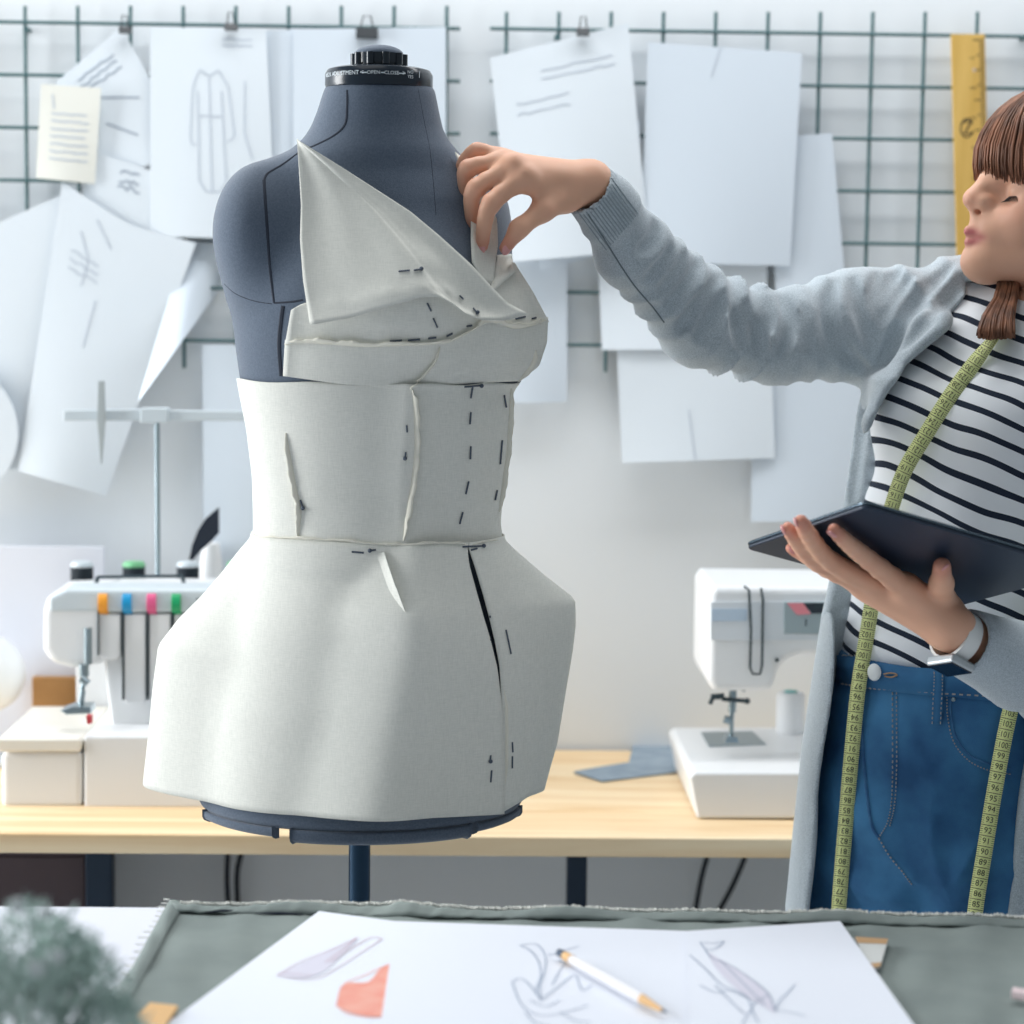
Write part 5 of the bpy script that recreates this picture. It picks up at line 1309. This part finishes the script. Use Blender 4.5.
def mark(s,num):
    a,b=on(s,-TW/2),on(s,TW/2); t=on(s+.0005,0)-on(s-.0005,0); t/=np.linalg.norm(t); k=int(min(s/.006,n-2))
    mbt.strip([a,b],.0007,Nn[k])
    for j in range(1,5):
        if s+STEP*j/5<ss[-1]: mbt.strip([on(s+STEP*j/5,-TW/2),on(s+STEP*j/5,-TW/2+.003)],.0005,Nn[k]); mbt.strip([on(s+STEP*j/5,TW/2),on(s+STEP*j/5,TW/2-.003)],.0005,Nn[k])
    return k
# number strings; the digits are turned with the tape
def number(s,txt,flip):
    v_,f_=text_mesh(txt,.0098); out=[]
    for p in v_:
        u=p[0]*(.95 if len(txt)<3 else .8); w=p[1]
        out.append(on(s+STEP/2+(w if not flip else -w), (-u if not flip else u),.0008))
    mbn.add(out,f_)
s=0.03; i=0
while s<top_s-.005:
    mark(s,0); number(s,str(int(round(133-(top_s-.012-s)/STEP))),FLIP_L); s+=STEP
mbn.build('numerals',M_tink,mt_,angle=180); mbn=MB(); mbt.build('scale_marks',M_tink,mt_,angle=180); mbt=MB()
s=rs0+.02; e_=ss[-1]-.02
s912=ss[-1]-.055
while s<e_:
    mark(s,0); number(s,str(int(round(84+(s912-s)/STEP))),FLIP_R); s+=STEP
mbt.build('scale_marks',M_tink,mt_,angle=180); mbn.build('numerals',M_tink,mt_,angle=180)
# ================================================================== cutting table in front
M_tabw=mat('white_laminate',(226,228,238),.5)
ft=thing('cutting_table','white topped cutting table in the foreground with grey cloth and sketches on it','table',(0,1.6,0))
aL,aR=-1.15,1.15
pa=T(-60,903.5,ZF); pb=T(1090,916.5,ZF)
mb=MB(); mb.add([(aL,1.25,ZF-.03),(aR,1.25,ZF-.03),(aR,pb[1],ZF-.03),(aL,pa[1],ZF-.03),(aL,1.25,ZF),(aR,1.25,ZF),(aR,pb[1],ZF),(aL,pa[1],ZF)],[(0,3,2,1),(4,5,6,7),(0,1,5,4),(1,2,6,5),(2,3,7,6),(3,0,4,7)])
bevel(mb.build('tabletop',M_tabw,ft,smooth=False),.002,2)
for x in (aL+.04,aR-.08):
    for y in (1.3,pa[1]-.1):
        mb=MB(); mb.box((x,y,0),(x+.04,y+.04,ZF-.0305)); bevel(mb.build('leg',M_tabw,ft,smooth=False),.003,2)
# grey cloth
M_cloth=mat('grey_green_cloth',(136,146,143),.95,rgb2=(122,132,130),nscale=9,bump=.35,bscale=500,bstretch=(1,1,1))
M_fray=mat('frayed_white',(226,226,220),.95)
gc=thing('fabric_piece','grey green cloth with a folded frayed hem spread over the cutting table','fabric',(0.2,1.85,ZF))
G=coons([(168,907),(400,909),(700,913),(1075,921)],[(108,1010),(420,1045),(760,1050),(1090,1050)],[(168,907),(140,955),(108,1010)],[(1075,921),(1082,985),(1090,1050)],26,90)
def wr_(x,y): return .0018+.0012*math.sin(x*.05+y*.09)+.0012*math.sin(x*.021-y*.13+1)+.0008*math.sin(x*.11+.5)
v=[]
for i in range(26):
    for j in range(90):
        p=T(*G[i,j],ZF); p[2]=ZF+max(.0006,wr_(*G[i,j])); v.append(p)
o=put('cloth',v,grid_faces(26,90),M_cloth,gc,angle=180); solid(o,.0010,1)
BASE_Z=ZF
def hem(top,bot,n,hgt,name,lumps=1.0):
    a=smooth_poly(top,n); b=smooth_poly(bot,n); v=[]; m=7
    for i in range(n):
        p0=T(*a[i],ZF); p1=T(*b[i],ZF); x=a[i][0]
        for k in range(m):
            t=k/(m-1); q=p0*(1-t)+p1*t; bulge=1+lumps*(.55*math.sin(x*.047)+.45*math.sin(x*.023+1)+.5*math.exp(-((x-404)/16)**2)*3)
            q[2]=ZF+.0030+hgt*max(.25,bulge)*math.sin(math.pi*(.03+.85*(1-t)))*.9+.0009*math.sin(x*.31+4*t)*math.sin(x*.09)
            v.append(q)
    o=put(name,v,grid_faces(n,m),M_cloth,gc,angle=180); solid(o,.0012,0); return v,m
hv_,m_=hem([(170,909),(240,910),(320,910),(400,910),(470,913.5),(600,915.5),(750,917.5),(900,920),(1075,924)],[(176,915),(240,916.5),(320,918),(400,920),(470,921),(600,923),(750,925),(900,928),(1075,932)],150,.0045,'folded_hem')
mb=MB(); rr=random.Random(11)
for i in range(3,148):
    p=hv_[i*m_]; q=hv_[(i+1)*m_]
    for k in range(3):
        a=p+(q-p)*(k+rr.random()*.5)/3+np.array([0,.0,.0012]); b=a+(q-p)*.26+np.array([0,.002*rr.random(),.002*rr.random()])
        mb.tube([a,b],.0018+.0012*rr.random(),5)
mb.build('frayed_edge',M_fray,gc)
hv2,_=hem([(170,905),(158,925),(142,955),(122,990),(108,1012)],[(184,907),(172,928),(155,960),(136,995),(122,1016)],40,.003,'folded_hem',.4)
mb=MB()
for i in range(0,39,2):
    p=hv2[i*m_]; mb.tube([p+np.array([0,0,.001]),p+np.array([-.004-.006*rr.random(),.003*rr.random(),.0008])],.0007,5)
mb.build('frayed_edge',M_fray,gc)
# dark slits of the hem
mb=MB()
for a,b in (((205,916.4),(237,914.5)),((255,917.5),(304,918.5))):
    p=T(*a,ZF);q=T(*b,ZF); mb.tube([p+np.array([0,-.001,.0042]),(p+q)/2+np.array([0,0,.0046]),q+np.array([0,-.001,.0042])],[.0006,.0016,.0006],6)
mb.build('hem_gap',M_seam,gc)
# sketches
M_sk=mat('sketch_paper',(232,236,246),.9); M_pen=mat('pencil_line',(150,164,184),.9); M_red=mat('rose_line',(196,170,182),.9); M_cor=mat('coral_wash',(240,176,160),.9,rgb2=(236,150,134),nscale=40); M_lil=mat('lilac_wash',(216,214,228),.9)
def sketch(label,poly,z,lines=(),washes=(),curl=None,lm=None,lw=.0011):
    tl,tr,br,bl=poly; n=16; G=coons([tl,tr],[bl,br],[tl,bl],[tr,br],n,n)
    def zz(x,y): return z+(curl(x,y) if curl else 0)
    v=[T(*G[i,j],zz(*G[i,j])) for i in range(n) for j in range(n)]; N0=len(v)
    v2=[p-np.array([0,0,.0003]) for p in v]; F=grid_faces(n,n); mb=MB()
    mb.add(v+v2,[q[::-1] for q in F]+[tuple(i+N0 for i in q) for q in F])
    rim=[j for j in range(n)]+[i*n+n-1 for i in range(1,n)]+[(n-1)*n+j for j in range(n-2,-1,-1)]+[i*n for i in range(n-2,0,-1)]
    mb.f+=[[a,b,b+N0,a+N0] for a,b in zip(rim,rim[1:]+rim[:1])]; mb.m+=[0]*len(rim)
    for pts,mi in washes:
        pp=smooth_poly(list(pts)+[pts[0]],4*len(pts))[:-1]; c=pp.mean(0); k=len(pp)
        ring=[T(x,y,zz(x,y)+.0005) for x,y in pp]; mb.add([T(*c,zz(*c)+.0005)]+ring,[(0,1+(i+1)%k,1+i) for i in range(k)],mi)
    for ln in lines:
        mi=1
        if isinstance(ln,tuple): ln,mi=ln
        pp=smooth_poly(ln,max(8,4*len(ln))); mb.strip([T(x,y,zz(x,y)+.0007) for x,y in pp],lw,(0,0,1),mi)
    o=mb.build('sketch_sheet',[M_sk,M_pen,M_red,M_cor,M_lil]); tag(o,label,'paper','fashion sketches on the cutting table'); return o
zs0=ZF+.0065
legs=[[(277,975),(300,962),(330,950),(352,940),(357,937)],[(277,975),(300,979),(318,978),(340,966),(365,950),(382,939)],[(357,937),(345,948),(325,962)],[(382,939),(372,937),(355,946),(330,962)],[(283,972),(312,976)]]
sketch('left sketch sheet with pale trousers and a coral painted shape',((319,911),(402,922),(440,1075),(98,1075)),zs0,lines=[(l,2) for l in legs]+[([(337,1005),(343,985),(365,975),(380,968),(398,965),(392,1000),(384,1016),(350,1014),(337,1005)],3)],washes=[([(277,975),(320,955),(357,938),(345,952),(326,970),(305,978)],4),([(336,1006),(344,984),(368,982),(382,967),(398,965),(393,992),(385,1016),(355,1014)],3)],curl=lambda x,y:.0012*math.sin(x*.02))
fig=[[(520,945),(530,950),(538,960),(541,975),(536,990),(541,1000)],[(520,945),(536,944),(545,955),(545,970),(540,985),(541,1000)],[(541,1000),(530,985),(520,978),(512,982)],[(541,1000),(560,985),(575,975),(582,990),(592,985)],[(512,982),(522,1005),(540,1015),(565,1012),(588,1005)],[(548,955),(565,950),(579,946)],[(552,985),(560,970),(566,962)],[(525,1012),(535,1022),(550,1026)],[(560,1012),(575,1020),(590,1022)],[(530,1000),(545,1006),(560,1000)]]
sketch('middle sketch sheet with a faint pencil figure, the pencil lying on it',((396,921),(690,931),(694,1080),(372,1080)),zs0+.0018,lines=fig,curl=lambda x,y:.0010*math.sin(x*.016+1))
dress=[[(700,942),(715,943),(724,941),(716,948),(706,949),(700,942)],[(705,949),(712,958),(730,965),(750,978),(768,993),(775,1010)],[(690,955),(705,968),(722,985),(745,995),(752,1008)],[(775,1010),(780,1000),(788,992),(795,984)],[(775,1010),(790,1012),(806,1016)],[(752,1008),(742,1024)],[(768,995),(752,1006),(758,1022)],[(715,985),(735,1005),(745,1014)],[(720,960),(745,985),(765,1005)],[(700,985),(716,992),(730,990),(748,998)]]
sketch('right sketch sheet with a pencil figure in a long dress',((686,931),(840,921),(925,1040),(690,1080)),zs0+.0030,lines=dress,washes=[([(706,951),(735,968),(768,994),(775,1012),(758,1003),(738,990),(716,968)],4)],curl=lambda x,y:.0012*math.sin(x*.017+2))
# pencil
M_pw=mat('white_pencil_lacquer',(234,232,234),.35); M_wd=mat('pencil_wood',(222,178,122),.6); M_tip=mat('dark_pencil_end',(56,74,96),.5)
zp=zs0+.0022+.0058
a=T(560,953,zp); b=T(667,1013,zp); d0=(b-a)
pt=thing('pencil','white pencil with a dark blunt end lying on the middle sketch','pencil',(a+b)/2-np.array([0,0,.0045]))
def seg(t0,t1,r0,r1,nm,m,sg=6,lab=None):
    mb=MB(); mb.tube([a+d0*t0,a+d0*t1],[r0,r1],sg); o=mb.build(nm,m,pt,angle=25); 
    if lab: tag(o,lab)
seg(.12,.78,.0046,.0046,'shaft',M_pw); seg(.05,.1195,.0040,.0046,'collar',M_wd,16); seg(-.01,.0495,.0034,.0040,'end_cap',M_tip,16,'dark blunt end'); seg(.7805,.96,.0044,.0018,'sharpened_cone',M_wd,16); seg(.9605,1.0,.0017,.0005,'lead',M_tip,10)
# small tag beside the sheets, chalk at the edge, wooden bit at the corner
pts=[(855,939),(888,941),(880,969),(868,971)]
mb=MB(); q=[T(x,y,zs0-.001) for x,y in pts]; q2=[p+np.array([0,0,.002]) for p in q]; mb.add(q+q2,[(0,1,2,3),(7,6,5,4),(0,4,5,1),(1,5,6,2),(2,6,7,3),(3,7,4,0)])
kt=thing('card_tag','small grey white card with tan borders peeping out under the right sketch','card',q[2])
mb.build('card',mat('pale_card',(206,208,206),.8),kt,smooth=False)
mb=MB(); e=np.array([0,0,.0003])
mb.add([q2[0]+e,q2[1]+e,q2[1]*.8+q2[2]*.2+e,q2[0]*.8+q2[3]*.2+e],[(3,2,1,0)]); mb.add([q2[2]+e,q2[3]+e,q2[3]*.85+q2[0]*.15+e,q2[2]*.85+q2[1]*.15+e],[(3,2,1,0)])
mb.build('border',mat('tan_border',(186,150,110),.8),kt,smooth=False)
a=T(1013,993,ZF+.009); b=T(1046,999,ZF+.009)
mb=MB(); mb.tube([a,b],.0055,6); tag(mb.build('chalk_stick',mat('pinkish_chalk',(232,212,214),.8),angle=25),'pinkish white stick of chalk at the right edge of the grey cloth','chalk')
pts=[(150,1007),(178,1010),(150,1050),(118,1040)]; q=[T(x,y,ZF+.006) for x,y in pts]; q2=[p+np.array([0,0,.004]) for p in q]
mb=MB(); mb.add(q+q2,[(0,1,2,3),(7,6,5,4),(0,4,5,1),(1,5,6,2),(2,6,7,3),(3,7,4,0)]); tag(mb.build('wood_strip',M_wd,smooth=False),'pale wooden strip peeping out between the plant and the left sketch','wood')
# plant
M_leaf=mat('grey_green_leaf',(216,230,224),.85,rgb2=(168,190,184),nscale=26,lo=.3,hi=.7); M_pot=mat('white_pot',(224,226,226),.5); M_flow=mat('pale_blossom',(226,232,232),.8)
Yp_=1.42; pcx=V(28,990,Yp_)[0]; rr=random.Random(21); SP=1.42/1.60
pl=thing('potted_plant','bushy grey green plant in the bottom left corner of the photo','plant',(pcx,Yp_,ZF))
mb=MB(); mb.lathe((pcx,Yp_,ZF+.0005),[(.034,0),(.044,.075),(.046,.08),(.040,.08),(.038,.072)],32); mb.build('pot',M_pot,pl)
mb=MB(); mf=MB()
cen_=V(30,985,Yp_)-np.array([0,0,.008])
clumps=[(0,0,.03,.040),(-.045,.0,.014,.036),(.035,.01,.0,.034),(.06,-.005,-.028,.026),(-.01,-.03,.0,.04),(-.06,-.02,-.02,.036),(.02,.03,.012,.03),(.0,.0,-.03,.05)]
for cx,cy,cz,r in clumps:
    c=cen_+SP*np.array([cx,cy,cz]); r=r*SP
    for i in range(430):
        d=np.array([rr.gauss(0,1),rr.gauss(0,1),rr.gauss(.2,1)]); d/=np.linalg.norm(d)
        p=c+d*r*(.45+.6*rr.random()); t=d+.9*np.array([rr.gauss(0,.6),rr.gauss(0,.6),rr.gauss(.3,.6)]); t/=np.linalg.norm(t)
        s=np.cross(t,[rr.gauss(0,1),rr.gauss(0,1),rr.gauss(0,1)]); s/=np.linalg.norm(s); L=.007+.008*rr.random(); w=.0012+.0008*rr.random()
        up=np.cross(s,t)*.0012
        mb.add([p,p+t*L*.5-s*w+up,p+t*L,p+t*L*.5+s*w+up],[(0,1,2),(0,2,3)])
mb.build('foliage',M_leaf,pl,smooth=False)
mb=MB()
for k in range(9):
    an=k*.7; top=cen_+SP*np.array([.045*math.cos(an),.03*math.sin(an),.02*math.sin(3*an)]); mb.tube(smooth_poly([(pcx+.01*math.cos(an),Yp_+.01*math.sin(an),ZF+.065),(pcx+.02*math.cos(an),Yp_+.02*math.sin(an),ZF+.09),top],6),.0014,5)
mb.build('stem',mat('plant_stem',(96,110,92),.8),pl)
for x,y,s in ((36,968,.0052),(58,955,.0042),(18,905,.0046),(46,912,.0036)):
    p=V(x,y,Yp_-.045); mf=MB()
    for k in range(5):
        an=k*1.2566; mf.ball(p+np.array([s*.7*math.cos(an),-.001,s*.7*math.sin(an)]),(s*.55,s*.3,s*.55),10,6)
    mf.build('blossom',M_flow,pl)
